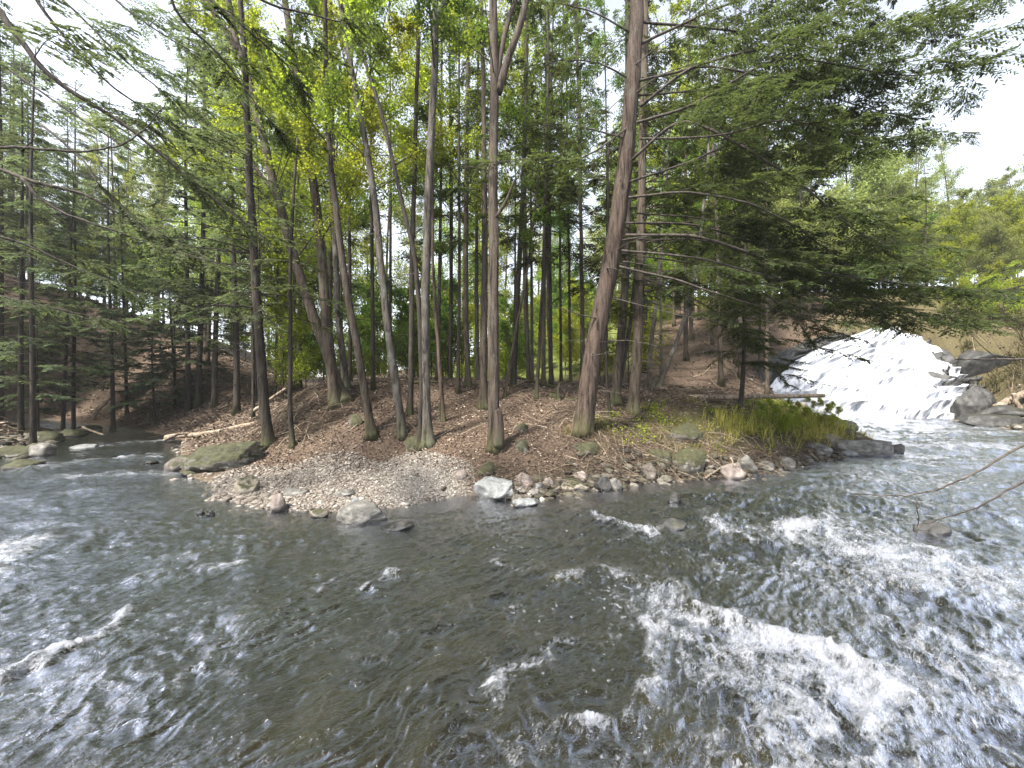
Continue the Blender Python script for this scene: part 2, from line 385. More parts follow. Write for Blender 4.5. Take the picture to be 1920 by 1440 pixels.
def sticks(geo, A, B, r0, r1, tint=0.5):
    """many thin three-sided twigs"""
    A = A.reshape(-1, 3); B = B.reshape(-1, 3); n = len(A)
    if not n: return
    r0 = np.broadcast_to(r0, (n,)); r1 = np.broadcast_to(r1, (n,))
    d = unit(B-A); s = unit(np.cross(d, np.array([0.13, 0.21, 0.97]))); u = np.cross(d, s)
    V = np.empty((n, 6, 3))
    for k in range(3):
        a = k*2*math.pi/3; o = s*math.cos(a)+u*math.sin(a)
        V[:, k] = A+o*r0[:, None]; V[:, 3+k] = B+o*r1[:, None]
    b = np.arange(n)[:, None]*6
    Q = np.concatenate([b+np.array([k, (k+1) % 3, 3+(k+1) % 3, 3+k]) for k in range(3)])
    geo.add(V.reshape(-1, 3), Q, None, np.repeat(np.broadcast_to(tint, (n,)), 6))

def leaves(geo, Pn, D, Nn, Ln, W, tint):
    """rhombic leaves or needle sprays: base, side, tip, side"""
    Pn = Pn.reshape(-1, 3); n = len(Pn)
    D = unit(D.reshape(-1, 3)); S = unit(np.cross(D, Nn.reshape(-1, 3)))
    Ln = np.broadcast_to(Ln, (n,))[:, None]; W = np.broadcast_to(W, (n,))[:, None]
    V = np.stack([Pn, Pn+D*Ln*0.45+S*W, Pn+D*Ln, Pn+D*Ln*0.45-S*W], 1).reshape(-1, 3)
    geo.add(V, np.arange(n*4).reshape(n, 4), None, np.repeat(np.broadcast_to(tint, (n,)), 4))

def interp(pts, t):
    n = len(pts)-1; f = np.clip(t, 0, 1)*n; i = np.minimum(f.astype(int), n-1); w = (f-i)[:, None]
    return pts[i]*(1-w)+pts[i+1]*w, unit(pts[i+1]-pts[i])

def spray(gw, gl, pts, rng, dens=1.0, bare=0.1, k2=0.4, lmax=0.9, ls=1.0, n3c=14, wd=1.0):
    """flat hemlock spray along a twig path: side twigs with needle shoots"""
    Ltot = np.linalg.norm(np.diff(pts, axis=0), axis=1).sum()
    m = max(3, int(Ltot*15*dens*(1-bare)))
    t = bare+(1-bare)*np.sort(rng.random(m)); p, d = interp(pts, t)
    side = unit(np.cross(d, np.array([0, 0, 1.0]))); sg = np.where(np.arange(m) % 2, 1, -1)[:, None]
    l2 = np.minimum(lmax, Ltot*k2*(1-0.75*t)+0.10)*rng.uniform(0.55, 1.15, m)
    an = np.radians(rng.uniform(38, 68, m))[:, None]
    d2 = unit(d*np.cos(an)+side*sg*np.sin(an)+np.stack([rng.normal(0, .08, m), rng.normal(0, .08, m), rng.uniform(-0.38, 0.10, m)], 1))
    e = p+d2*l2[:, None]; e[:, 2] -= 0.10*l2
    sticks(gw, p, e, 0.004, 0.0015)
    s = np.linspace(0.06, 1.0, n3c)[None, :]+rng.uniform(-.03, .03, (m, n3c))
    q = p[:, None, :]+(e-p)[:, None, :]*s[..., None]
    q[..., 2] -= 0.06*(s**2)*l2[:, None]
    s2 = unit(np.cross(d2, np.array([0, 0, 1.0])))
    sg3 = np.where(np.arange(n3c) % 2, 1, -1)[None, :, None]
    a3 = np.radians(rng.uniform(25, 60, (m, n3c)))[..., None]
    d3 = d2[:, None, :]*np.cos(a3)+s2[:, None, :]*sg3*np.sin(a3); d3[..., 2] += rng.uniform(-0.35, 0.12, (m, n3c))
    l3 = (0.06+0.15*l2[:, None]*(1-0.6*s))*rng.uniform(0.7, 1.3, (m, n3c))*ls
    nn = np.stack([rng.normal(0, .35, (m, n3c)), rng.normal(0, .35, (m, n3c)), np.ones((m, n3c))], -1)
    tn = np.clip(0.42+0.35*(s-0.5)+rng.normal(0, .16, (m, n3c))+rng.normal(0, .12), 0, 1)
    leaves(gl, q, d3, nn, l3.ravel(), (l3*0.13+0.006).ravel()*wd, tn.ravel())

def hem_limb(gw, gl, p0, az, Ln, rise, droop, r0, rng, bare=0.2, compound=False, **kw):
    n = 9; t = np.linspace(0, 1, n)
    h = np.array([math.cos(az), math.sin(az), 0]); sd = np.array([-h[1], h[0], 0])
    wob = np.cumsum(rng.normal(0, 0.02*Ln, n))*t
    pts = p0+h*(Ln*t)[:, None]+sd*wob[:, None]; pts[:, 2] += Ln*(rise*t-droop*t*t)+np.cumsum(rng.normal(0, 0.008*Ln, n))
    tube(gw, pts, r0*(1-0.88*t), 5)
    if gl is None: return pts
    foliage(gw, gl, pts, rng, bare, compound, r0, **kw)
    return pts

def foliage(gw, gl, pts, rng, bare=0.2, compound=False, r0=0.02, **kw):
    Ln = np.linalg.norm(np.diff(pts, axis=0), axis=1).sum()
    if compound:
        m = int(Ln*2.6*(1-bare)); t = bare+(1-bare)*(np.arange(m)+rng.random(m))/m
        p, d = interp(pts, t)
        for i in range(m):
            L2 = min(2.3, 0.42*Ln*(1-0.7*t[i])+0.3)*rng.uniform(0.55, 1.1)
            a0 = math.atan2(d[i, 1], d[i, 0])+(1 if i % 2 else -1)*R(rng.uniform(30, 65))
            hem_limb(gw, gl, p[i], a0, L2, rng.uniform(-0.25, 0.15), rng.uniform(0.05, 0.25), max(0.005, r0*0.35*(1-t[i])), rng, rng.uniform(0.05, 0.25), False, **kw)
        pts = np.array(interp(pts, np.linspace(0.7, 1, 5))[0]); bare = 0
    spray(gw, gl, pts, rng, bare=bare, **kw)

def broad_crown(gw, gl, pts, rng, n_limb=12, lo=0.45, Lm=3.0, nl=55, leaf=0.07, spread=0.32, up=0.75, lean=None, rl=0.02):
    for i in range(n_limb):
        t = lo+(1-lo)*(i+rng.random())/n_limb
        p, d = interp(pts, np.array([t])); p = p[0]
        az = rng.uniform(0, 2*math.pi) if lean is None else lean+rng.normal(0, 1.0)
        Ln = Lm*(1.05-0.6*(t-lo)/(1-lo))*rng.uniform(0.6, 1.15)
        s = np.linspace(0, 1, 7)
        h = np.array([math.cos(az), math.sin(az), 0])
        lp = p+h*(Ln*0.8*s)[:, None]; lp[:, 2] += Ln*(up*s-0.12*s*s); lp += np.cumsum(rng.normal(0, .035*Ln/3, (7, 3)), 0)*s[:, None]
        tube(gw, lp, rl*(Ln/3)*(1-0.85*s)+0.003, 5)
        ns = max(4, int(Ln*2.6))
        ts = 0.25+0.75*rng.random(ns); sp, sdv = interp(lp, ts)
        e = unit(sdv*0.6+rng.normal(0, 0.65, (ns, 3))+np.array([0, 0, 0.25]))*rng.uniform(0.4, 1.2, (ns, 1))*Ln/3
        sticks(gw, sp, sp+e, 0.006, 0.002)
        u = rng.random((ns, nl)); c = sp[:, None]+e[:, None]*u[..., None]+rng.normal(0, spread*Ln/3*0.5, (ns, nl, 3))
        D = rng.normal(0, 1, (ns, nl, 3)); D[..., 2] -= 0.4
        NN = rng.normal(0, 0.8, (ns, nl, 3)); NN[..., 2] += 0.9
        lf = leaf*rng.uniform(0.6, 1.3, ns*nl)
        tn = np.clip(0.5+rng.normal(0, 0.18, (ns, nl))+rng.normal(0, 0.12), 0, 1)
        leaves(gl, c, D, NN, lf, lf*0.36, tn.ravel())

# ================================================================== ground
def polar_grid(r0, r1, nr, a0, a1, na):
    r = r0*(r1/r0)**(np.arange(nr)/(nr-1)); a = np.radians(np.linspace(a0, a1, na))
    rr, aa = np.meshgrid(r, a, indexing='ij')
    x = (rr*np.sin(aa)).ravel(); y = (rr*np.cos(aa)).ravel()
    i = np.arange(nr-1)[:, None]*na; j = np.arange(na-1)[None, :]
    Q = np.stack([i+j, i+j+1, i+na+j+1, i+na+j], -1).reshape(-1, 4)
    return x, y, Q[:, ::-1]

GRAVEL = [(-6.6, 8.9), (-5.4, 7.2), (-4.2, 6.5), (-2.8, 6.2), (-1.87, 6.7), (-.8, 7.5), (-.95, 8.2), (-2.4, 8.8), (-3.4, 8.95), (-4.7, 9.1), (-5.7, 9.1), (-6.6, 9.3)]
GRASSY = [(1.2, 9.3), (2.6, 9.0), (4.6, 9.6), (7.4, 10.6), (9.8, 11.9), (12.6, 14.3), (13.6, 18), (11, 18), (8, 15), (4.5, 12.4), (2.4, 10.6)]

x, y, Q = polar_grid(0.6, 150, 640, -102, 102, 760)
sd = sd_water(x, y)
z = terrain_z(x, y, sd)
# waterfall cut: the rock face itself is built below, the ground keeps behind it
ground_cut = (poly_sd(x, y, [(16.6, 23.2), (27.2, 22.6), (28.2, 26.6), (21.5, 27.6)]) < 0)
z = np.where(ground_cut & (sd > 0), np.minimum(z, -0.3+0.9*np.maximum(0, y-23.2)), z)
gm = ss(-poly_sd(x, y, GRAVEL)+0.15*fbm2(x*2, y*2, 3), -0.15, 0.3)
gr = ss(-poly_sd(x, y, GRASSY)+0.7*fbm2(x*0.8, y*0.8, 3), -0.1, 0.8)
gf = ss(y+3*fbm2(x*0.1, y*0.1, 2), 19, 27)*ss(x/y, -0.30, -0.12)*(1-ss(x/y, 0.25, 0.4))
gr = np.maximum(gr, 0.6*ss(x, 15, 19)*ss(y, 16, 20)*ss(x/y, .74, .86))
wet = 1-ss(z, 0.0, 0.06)
g = Geo(); g.add(np.stack([x, y, z], 1), Q)
m, nt, out = mat('forest_floor')
co = coord(nt)
na = noise(nt, co, 1.1, 6, 0.6); nb = noise(nt, co, 17, 5, 0.7); nc = noise(nt, co, 55, 3, 0.7)
soil = ramp(nt, nb.outputs[0], [(0.28, (0.040, 0.024, 0.015)), (0.5, (0.085, 0.062, 0.046)), (0.72, (0.158, 0.122, 0.094))]).outputs[0]
soil = mixc(nt, 0.6, soil, ramp(nt, na.outputs[0], [(0.3, (0.65, 0.6, 0.55)), (0.7, (1.25, 1.2, 1.15))]).outputs[0], 'MULTIPLY')
grv = ramp(nt, nc.outputs[0], [(0.3, (0.09, 0.078, 0.068)), (0.5, (0.17, 0.148, 0.13)), (0.7, (0.26, 0.23, 0.205))]).outputs[0]
mos = ramp(nt, nb.outputs[0], [(0.3, (0.04, 0.045, 0.012)), (0.55, (0.075, 0.069, 0.026)), (0.75, (0.13, 0.108, 0.06))]).outputs[0]
grn = ramp(nt, na.outputs[0], [(0.3, (0.05, 0.066, 0.018)), (0.55, (0.10, 0.115, 0.03)), (0.75, (0.15, 0.17, 0.045))]).outputs[0]
col = mixc(nt, attr(nt, 'grass_w').outputs['Fac'], soil, mos)
col = mixc(nt, attr(nt, 'green_w').outputs['Fac'], col, grn)
col = mixc(nt, attr(nt, 'gravel_w').outputs['Fac'], col, grv)
bed = ramp(nt, nb.outputs[0], [(0.3, (0.05, 0.042, 0.028)), (0.5, (0.11, 0.09, 0.06)), (0.72, (0.2, 0.17, 0.13))]).outputs[0]
col = mixc(nt, attr(nt, 'wet_w').outputs['Fac'], col, bed)
b = N(nt, 'ShaderNodeBsdfPrincipled'); L(nt, col, b.inputs['Base Color']); b.inputs['Roughness'].default_value = 0.9; b.inputs['Specular IOR Level'].default_value = 0.15
L(nt, bump(nt, math_(nt, 'ADD', nb.outputs[0], math_(nt, 'MULTIPLY', nc.outputs[0], 0.5)), 0.8, 0.05), b.inputs['Normal'])
L(nt, b.outputs[0], out.inputs[0]); M['ground'] = m
tag(obj('ground', g.mesh('ground', m, True, {'grass_w': gr, 'gravel_w': gm, 'wet_w': wet, 'green_w': gf})), None, None, None, 'structure')

# ================================================================== stream
x, y, Q = polar_grid(1.15, 42, 900, -82, 82, 1000)
sd = sd_water(x, y)
keep_v = sd < 0.55
kq = keep_v[Q].all(1); Q = Q[kq]
used = np.zeros(len(x), bool); used[Q.ravel()] = True
idx = np.cumsum(used)-1; Q = idx[Q]; x = x[used]; y = y[used]; sd = sd[used]
fx, fy = -0.68, -0.733
wx = x+0.25*n2(x*0.7, y*0.7)+0.10*n2(x*2.3, y*2.3)+0.045*n2(x*7, y*7); wy = y+0.25*n2(x*0.7+40, y*0.7)+0.10*n2(x*2.3+9, y*2.3)+0.045*n2(x*7+5, y*7)
s = wx*fx+wy*fy; t = -wx*fy+wy*fx
def W(px, py): d = CAMZ*FPX/(py-HZ); return ((px-CX)/FPX*d, d)
def line_mask(pts, w):
    """soft distance mask to a polyline on the water, w metres wide"""
    pts = [W(*p) for p in pts]; best = np.full(x.shape, 1e9)
    for (ax, ay), (bx, by) in zip(pts[:-1], pts[1:]):
        ex, ey = bx-ax, by-ay; l2 = ex*ex+ey*ey+1e-9
        tt = np.clip(((wx-ax)*ex+(wy-ay)*ey)/l2, 0, 1)
        best = np.minimum(best, np.hypot(wx-ax-tt*ex, wy-ay-tt*ey))
    return np.exp(-(best/w)**2)
# white water: crests (amp in m), foam strength and the width of each
CREST = [([(1040, 1100), (1120, 1088), (1200, 1086), (1280, 1108), (1340, 1135), (1420, 1158), (1500, 1185), (1590, 1230), (1650, 1285), (1720, 1330)], .13, .085, .85),
         ([(1215, 1150), (1200, 1200), (1195, 1260), (1200, 1290), (1150, 1325), (1095, 1345)], .075, .05, .7),
         ([(1090, 1345), (1030, 1330), (975, 1345), (930, 1300)], .06, .04, .5),
         ([(1115, 968), (1160, 985), (1225, 998)], .14, .06, .9), ([(1120, 1025), (1185, 1012)], .10, .05, .85),
         ([(1320, 985), (1370, 1000), (1420, 1012)], .14, .05, .75),
         ([(272, 1145), (235, 1180), (170, 1215), (110, 1245), (30, 1272)], .09, .07, 1.1),
         ([(415, 1068), (340, 1075), (250, 1085)], .10, .05, .75), ([(405, 1030), (330, 1052), (255, 1056)], .09, .04, .7),
         ([(60, 1010), (20, 1050), (-20, 1080)], .18, .06, .9),
         ([(745, 1068), (728, 1088), (680, 1105)], .06, .05, .8), ([(640, 1075), (610, 1095)], .06, .03, .65),
         ([(905, 1062), (950, 1078), (1000, 1080)], .08, .03, .65), ([(1000, 1120), (965, 1145)], .06, .03, .6),
         ([(1560, 1010), (1640, 1030), (1760, 1045), (1860, 1080)], .30, .05, .62), ([(1480, 1000), (1560, 985), (1660, 1000)], .22, .05, .6),
         ([(1500, 1060), (1600, 1080), (1760, 1110)], .26, .04, .5),
         ([(1600, 905), (1700, 915), (1850, 925)], .35, .05, .45), ([(1640, 872), (1760, 880), (1900, 870)], .45, .07, .55),
         ([(1630, 836), (1760, 842), (1930, 838)], .5, .10, .8), ([(1640, 818), (1760, 822), (1900, 812)], .6, .10, .8), ([(1600, 802), (1700, 806), (1830, 806)], .6, .06, .6),
         ([(60, 880), (160, 868), (300, 858)], .42, .06, .85), ([(120, 895), (220, 890), (300, 890)], .38, .05, .75), ([(200, 838), (300, 828), (340, 826)], .4, .05, .75), ([(0, 935), (120, 925), (260, 915)], .3, .03, .35)]
foam = np.zeros(len(x)); lift = np.zeros(len(x))
for pts, w, amp, f in CREST:
    mk = line_mask(pts, w)
    rag = np.clip(0.62+0.6*n2(s*2.3, t*2.6)+0.45*n2(s*6+7, t*8)+0.3*n2(s*14, t*19), 0, 1.3)
    mk = mk**(0.8+0.5*n2(x*2.7, y*2.7))
    foam = np.maximum(foam, f*mk*rag)
    # foam trailing downstream of the crest
    lift += amp*mk*(0.8+0.4*n2(x*3, y*3))
tail = line_mask([(1250, 1140), (1360, 1190), (1480, 1240), (1560, 1290), (1640, 1350)], .42)*0.62
tail = np.maximum(tail, line_mask([(1260, 1200), (1340, 1270), (1450, 1330), (1560, 1390)], .33)*0.50)
tail = np.maximum(tail, line_mask([(1120, 1170), (1000, 1230), (940, 1290)], .16)*0.42)
tail = np.maximum(tail, line_mask([(1500, 1010), (1700, 1060), (1900, 1120)], .75)*0.50)
tail = np.maximum(tail, line_mask([(1700, 1150), (1800, 1230), (1900, 1330)], .55)*0.30)
tail = np.maximum(tail, line_mask([(900, 1400), (1200, 1400), (1500, 1430)], .2)*0.30)
tail = np.maximum(tail, line_mask([(180, 1330), (300, 1290), (400, 1260)], .25)*0.2)
tail = np.maximum(tail, line_mask([(1620, 850), (1780, 850), (1930, 850)], 1.6)*0.45)
wfield = 0.22+0.62*ss(x, .9, 2.6)*ss(y, 0, 2)*(1-ss(y, 5.6, 7.4))+0.42*ss(x, -.4, .3)*(1-ss(y, 3.4, 4.3))+0.38*(1-ss(x, -3.2, -1.6))*(1-ss(y, 7, 9))+0.25*ss(x, 5, 8)
L3 = 1-2.3*np.abs(n2(s*1.5, t*2.7)); L4 = 1-2.2*np.abs(n2(s*4.0+2, t*6.2)); L5 = 1-2.2*np.abs(n2(s*10+2, t*15))
patch = np.clip(.45+.9*n2(x*.75+3, y*.75), 0, 1.2)
field = wfield*patch*(0.55*ss(L3, .15, .95)+0.45*ss(L4, .3, .95)+.25*ss(L5, .3, .95))
lace = 1-np.abs(n2(s*2.2, t*4.5))*2.2
lace2 = 1-np.abs(n2(s*7+3, t*10))*2.0
foam = np.clip(foam+tail*(0.35+0.55*lace+0.3*lace2)+field*.8, 0, 1.3)
rough = np.clip(0.98+0.5*ss(x, 0.5, 4)-0.18*ss(-x, 1, 4)+0.35*n2(x*0.4, y*0.4), 0.45, 1.8)
h = 0.030*n2(s/0.85, t/1.5)+0.024*n2(s/0.55+9, t/0.62)
r1 = 1-2*np.abs(n2(s/0.42, t/0.36)); r2 = 1-2*np.abs(n2(s/0.30+5, t/0.15)); r3 = 1-2*np.abs(n2(s/0.16, t/0.065+8))
near = 1-ss(np.hypot(x, y), 5, 14)
h = h+0.018*r1+0.017*r2+0.0095*r3*near
far = ss(np.hypot(x, y), 8, 18)
h = h+far*0.05*n2(s/1.4, t/3.0)+far*.03*(1-2*np.abs(n2(x/.8, y/1.6)))
slick = .8+.45*ss(n2(s*.45+3, t*1.1)+.5*n2(s*1.3, t*2.6), -.45, .5)
h = h*rough*slick*(0.35+0.65*ss(-sd, 0.0, 1.2))
h = h+lift+foam*(0.022*n2(x*14, y*14)+0.016*np.abs(n2(x*30, y*30)))
depth = np.maximum(0.0, h-terrain_z(x, y, sd))
shallow = np.exp(-depth*6.5)
whit = ss(r1+r2*0.8+0.5*n2(x*.9, y*.9), 1.35, 1.9)*0.5*ss(x+0.4*fbm2(x, y, 2), -1.0, 3)
foam = np.maximum(foam, whit*(0.8+0.4*lace2))
spk = ss(n2(x*22, y*22)+.6*n2(s*1.2, t*3), .60, .85)*(.40+.32*ss(x, -2, 1))*(1-ss(np.hypot(x, y), 6, 11))
foam = np.maximum(foam, spk)
foam = foam*ss(depth, 0.0, 0.10)
g = Geo(); g.add(np.stack([x, y, h], 1), Q)
m, nt, out = mat('stream_water')
co = coord(nt); rot = mapping(nt, co, (1, 1, 1), (0, 0, -0.75))
sep = mapping(nt, rot, (1.0, 1.9, 1))
f1 = noise(nt, sep, 9, 5, 0.65, 0.8); f2 = noise(nt, sep, 34, 4, 0.65, 0.5); f3 = noise(nt, sep, 80, 2)
fo = attr(nt, 'foam').outputs['Fac']
fs = math_(nt, 'ADD', fo, math_(nt, 'ADD', math_(nt, 'MULTIPLY', math_(nt, 'SUBTRACT', f1.outputs[0], 0.5), 1.1), math_(nt, 'MULTIPLY', math_(nt, 'SUBTRACT', f2.outputs[0], 0.5), 1.5)))
fac = ramp(nt, fs, [(0.38, (0, 0, 0)), (0.70, (.38, .38, .38)), (1.0, (.72, .72, .72))]).outputs[0]
fac = math_(nt, 'MULTIPLY', fac, ramp(nt, fo, [(0.05, (0, 0, 0)), (0.22, (1, 1, 1))]).outputs[0])
hb = math_(nt, 'ADD', f1.outputs[0], math_(nt, 'ADD', math_(nt, 'MULTIPLY', f2.outputs[0], 0.3), math_(nt, 'MULTIPLY', f3.outputs[0], 0.06)))
nrm = bump(nt, hb, 0.65, 0.04)
b1 = noise(nt, co, 1.3, 5, 0.6, 0.6)
body = ramp(nt, b1.outputs[0], [(0.32, (0.002, 0.002, 0.001)), (0.5, (0.007, 0.0068, 0.003)), (0.68, (0.017, 0.0155, 0.006))]).outputs[0]
df = N(nt, 'ShaderNodeBsdfDiffuse'); L(nt, body, df.inputs[0])
tp = N(nt, 'ShaderNodeBsdfTransparent'); tp.inputs[0].default_value = (0.78, 0.70, 0.55, 1)
mb = N(nt, 'ShaderNodeMixShader'); L(nt, math_(nt, 'MULTIPLY', attr(nt, 'shallow').outputs['Fac'], 0.95), mb.inputs[0]); L(nt, df.outputs[0], mb.inputs[1]); L(nt, tp.outputs[0], mb.inputs[2])
gl = N(nt, 'ShaderNodeBsdfGlossy'); gl.inputs['Roughness'].default_value = 0.07; gl.inputs['Color'].default_value = (.86, .88, .94, 1); L(nt, nrm, gl.inputs['Normal'])
fr = N(nt, 'ShaderNodeFresnel'); fr.inputs['IOR'].default_value = 1.25; L(nt, nrm, fr.inputs['Normal'])
mg = N(nt, 'ShaderNodeMixShader'); L(nt, fr.outputs[0], mg.inputs[0]); L(nt, mb.outputs[0], mg.inputs[1]); L(nt, gl.outputs[0], mg.inputs[2])
fd = N(nt, 'ShaderNodeBsdfPrincipled'); fd.inputs['Base Color'].default_value = (0.25, 0.262, 0.29, 1); fd.inputs['Roughness'].default_value = 0.45
L(nt, bump(nt, hb, 0.9, 0.05), fd.inputs['Normal'])
mf = N(nt, 'ShaderNodeMixShader'); L(nt, fac, mf.inputs[0]); L(nt, mg.outputs[0], mf.inputs[1]); L(nt, fd.outputs[0], mf.inputs[2])
L(nt, mf.outputs[0], out.inputs[0])
tag(obj('water', g.mesh('water', m, True, {'foam': foam, 'shallow': shallow})), None, None, None, 'structure')

# ================================================================== waterfall and its rock face
ROWS = [(792, 1415, 1824, 0), (760, 1430, 1822, .10), (735, 1442, 1818, .22), (705, 1462, 1808, .38), (680, 1490, 1793, .52), (660, 1524, 1770, .64), (642, 1565, 1745, .76), (626, 1612, 1715, .88), (612, 1640, 1700, 1.0)]
def fall_pt(u, v, wide=0.0):
    pv = np.array([r[3] for r in ROWS])
    py = np.interp(v, pv, [r[0] for r in ROWS]); l = np.interp(v, pv, [r[1] for r in ROWS])-wide; r = np.interp(v, pv, [r[2] for r in ROWS])+wide
    px = l+(r-l)*u
    d = 23.1+4.2*v**1.35-1.6*(u-0.5)*(1-v)*0.3
    return (px-CX)/FPX*d, d, CAMZ-(py-HZ)/FPX*d
def ledges(u, v, k):
    w = v*7+0.9*n2(u*4+k, v*3)+0.3*n2(u*14, v*8)
    return (w-np.floor(w))**1.5*0.45
nu, nv = 260, 240
U, V_ = np.meshgrid(np.linspace(0, 1, nu), np.linspace(0, 1, nv)); U = U.ravel(); V_ = V_.ravel()
i = np.arange(nv-1)[:, None]*nu; j = np.arange(nu-1)[None, :]
FQ = np.stack([i+j, i+j+1, i+nu+j+1, i+nu+j], -1).reshape(-1, 4)
# rock face (wider than the water, behind it)
X, Y, Z = fall_pt(U*1.0, V_, 50)
edge = np.maximum(0, np.abs(U-0.5)*2-0.8)
bulge = ledges(U, V_, 0)
dr = ss(U, 0.74, 0.84)*ss(V_, 0.16, 0.3)*(1-ss(V_, 0.62, 0.76))*(0.75+0.6*n2(U*38, V_*2.2))
Y2 = Y+0.85-bulge+0.20*fbm2(U*9, V_*7, 4)+0.9*edge-0.62*ss(U, .74, .82)*ss(V_, .14, .28)*(1-ss(V_, .66, .8))*(.75+.5*n2(U*30, V_*3))
Z2 = Z+0.12*fbm2(U*7+3, V_*9, 3)
g = Geo(); g.add(np.stack([X, Y2, Z2], 1), FQ)
tag(obj('cliff', g.mesh('cliff', M['rk_dark'])), None, None, None, 'structure')
X, Y, Z = fall_pt(U, V_)
Yw = Y+0.30-bulge*1.05+0.09*n2(U*32, V_*2.2)+0.12*np.abs(n2(U*18, V_*5))-0.07*np.abs(n2(U*60, V_*6))-0.10*n2(U*9, V_*9)-0.25*(1-V_)**6
Zw = Z+0.06*n2(U*14, V_*9)
# thin water: the rock shows at the right of the fall and in the ledges
cov = 1.22+0.42*n2(U*16, V_*2.0)+0.30*n2(U*45, V_*3.5)+0.25*n2(U*8, V_*6)+.48
cov = cov-1.3*dr
cov = cov+0.6*(1-ss(V_, 0.0, 0.10))
kq = cov[FQ].mean(1) > -0.15
g = Geo(); g.add(np.stack([X, Yw, Zw], 1), FQ[kq])
m, nt, out = mat('falling_water')
co = coord(nt)
n1 = noise(nt, mapping(nt, co, (5, 5, 1.3)), 1.0, 6, 0.7, 0.4)
cv = attr(nt, 'cover').outputs['Fac']
sm = math_(nt, 'ADD', cv, math_(nt, 'MULTIPLY', math_(nt, 'SUBTRACT', n1.outputs[0], 0.5), 1.0))
f = ramp(nt, sm, [(0.18, (0, 0, 0)), (0.62, (1, 1, 1))]).outputs[0]
wh = N(nt, 'ShaderNodeBsdfPrincipled'); n9 = noise(nt, mapping(nt, co, (3.2, 3.2, .7)), 1.0, 7, .7, .5); L(nt, ramp(nt, n9.outputs[0], [(.30, (.19, .20, .235)), (.46, (.36, .37, .40)), (.66, (.62, .63, .645))]).outputs[0], wh.inputs['Base Color']); wh.inputs['Roughness'].default_value = 0.5
L(nt, bump(nt, n1.outputs[0], 0.3, 0.05), wh.inputs['Normal'])
cl = N(nt, 'ShaderNodeBsdfGlossy'); cl.inputs['Roughness'].default_value = 0.12
tp = N(nt, 'ShaderNodeBsdfTransparent'); fr = N(nt, 'ShaderNodeFresnel'); fr.inputs['IOR'].default_value = 1.36
mc = N(nt, 'ShaderNodeMixShader'); L(nt, fr.outputs[0], mc.inputs[0]); L(nt, tp.outputs[0], mc.inputs[1]); L(nt, cl.outputs[0], mc.inputs[2])
mx = N(nt, 'ShaderNodeMixShader'); L(nt, f, mx.inputs[0]); L(nt, mc.outputs[0], mx.inputs[1]); L(nt, wh.outputs[0], mx.inputs[2])
L(nt, mx.outputs[0], out.inputs[0])
tag(obj('waterfall', g.mesh('waterfall', m, True, {'cover': cov})), 'broad white waterfall fanning down a dark rock face into the stream', 'waterfall', None, 'structure')

# ================================================================== rocks
def ico(sub):
    import bmesh
    bm = bmesh.new(); bmesh.ops.create_icosphere(bm, subdivisions=sub, radius=1)
    V = np.array([v.co[:] for v in bm.verts]); T = np.array([[v.index for v in f.verts] for f in bm.faces]); bm.free()
    return V, T
ICO = {k: ico(k) for k in (1, 2, 3, 4, 5)}
def rock_geo(size, seed, cuts=9, sub=4, ns=0.16, rot=0.0, tilt=(0, 0), flat_top=None):
    rg = np.random.default_rng(seed)
    V, T = ICO[sub]; V = V.copy()
    V *= (1+0.35*n3(V*0.9+seed*7.7))[:, None]
    for c in range(cuts):
        n = rg.normal(size=3); n[2] *= 0.8; n /= np.linalg.norm(n); o = rg.uniform(0.55, 0.85)
        d = V@n-o; V -= np.maximum(d, 0)[:, None]*n*0.92
    if flat_top: V[:, 2] = np.where(V[:, 2] > flat_top, flat_top+(V[:, 2]-flat_top)*0.15, V[:, 2])
    V += unit(V)*(ns*0.5*n3(V*2.6+seed)+ns*0.22*n3(V*7+seed)+ns*0.1*n3(V*18+seed))[:, None]
    V -= (V.max(0)+V.min(0))/2; V /= np.ptp(V, axis=0)/2
    V *= np.array(size)/2
    cr, sr = math.cos(rot), math.sin(rot)
    tx, ty = tilt
    V[:, 2] += V[:, 0]*tx+V[:, 1]*ty
    V = V@np.array([[cr, sr, 0], [-sr, cr, 0], [0, 0, 1]])
    g = Geo(); g.add(V, None, T); return g
def rock(label, px, py, wpx, hpx, mt, seed, depth=0.8, name='rock', cat='rock', wat=False, d=None, sink=0.28, group=None, **kw):
    if d is None: p = np.array([*W(px, py), 0.0]) if wat else G(px, py)
    else: p = P(px, py, d); p[2] = max(tz(p[0], p[1]), 0.0)
    w = wpx/FPX*p[1]; h = hpx/FPX*p[1]
    dp = w*depth
    me = rock_geo((w, dp, h*1.55), seed, **kw).mesh(name, M[mt])
    return tag(obj(name, me, None, (p[0], p[1]+dp*0.35, p[2]+h*(0.5-sink)+0.02)), label, cat, group)

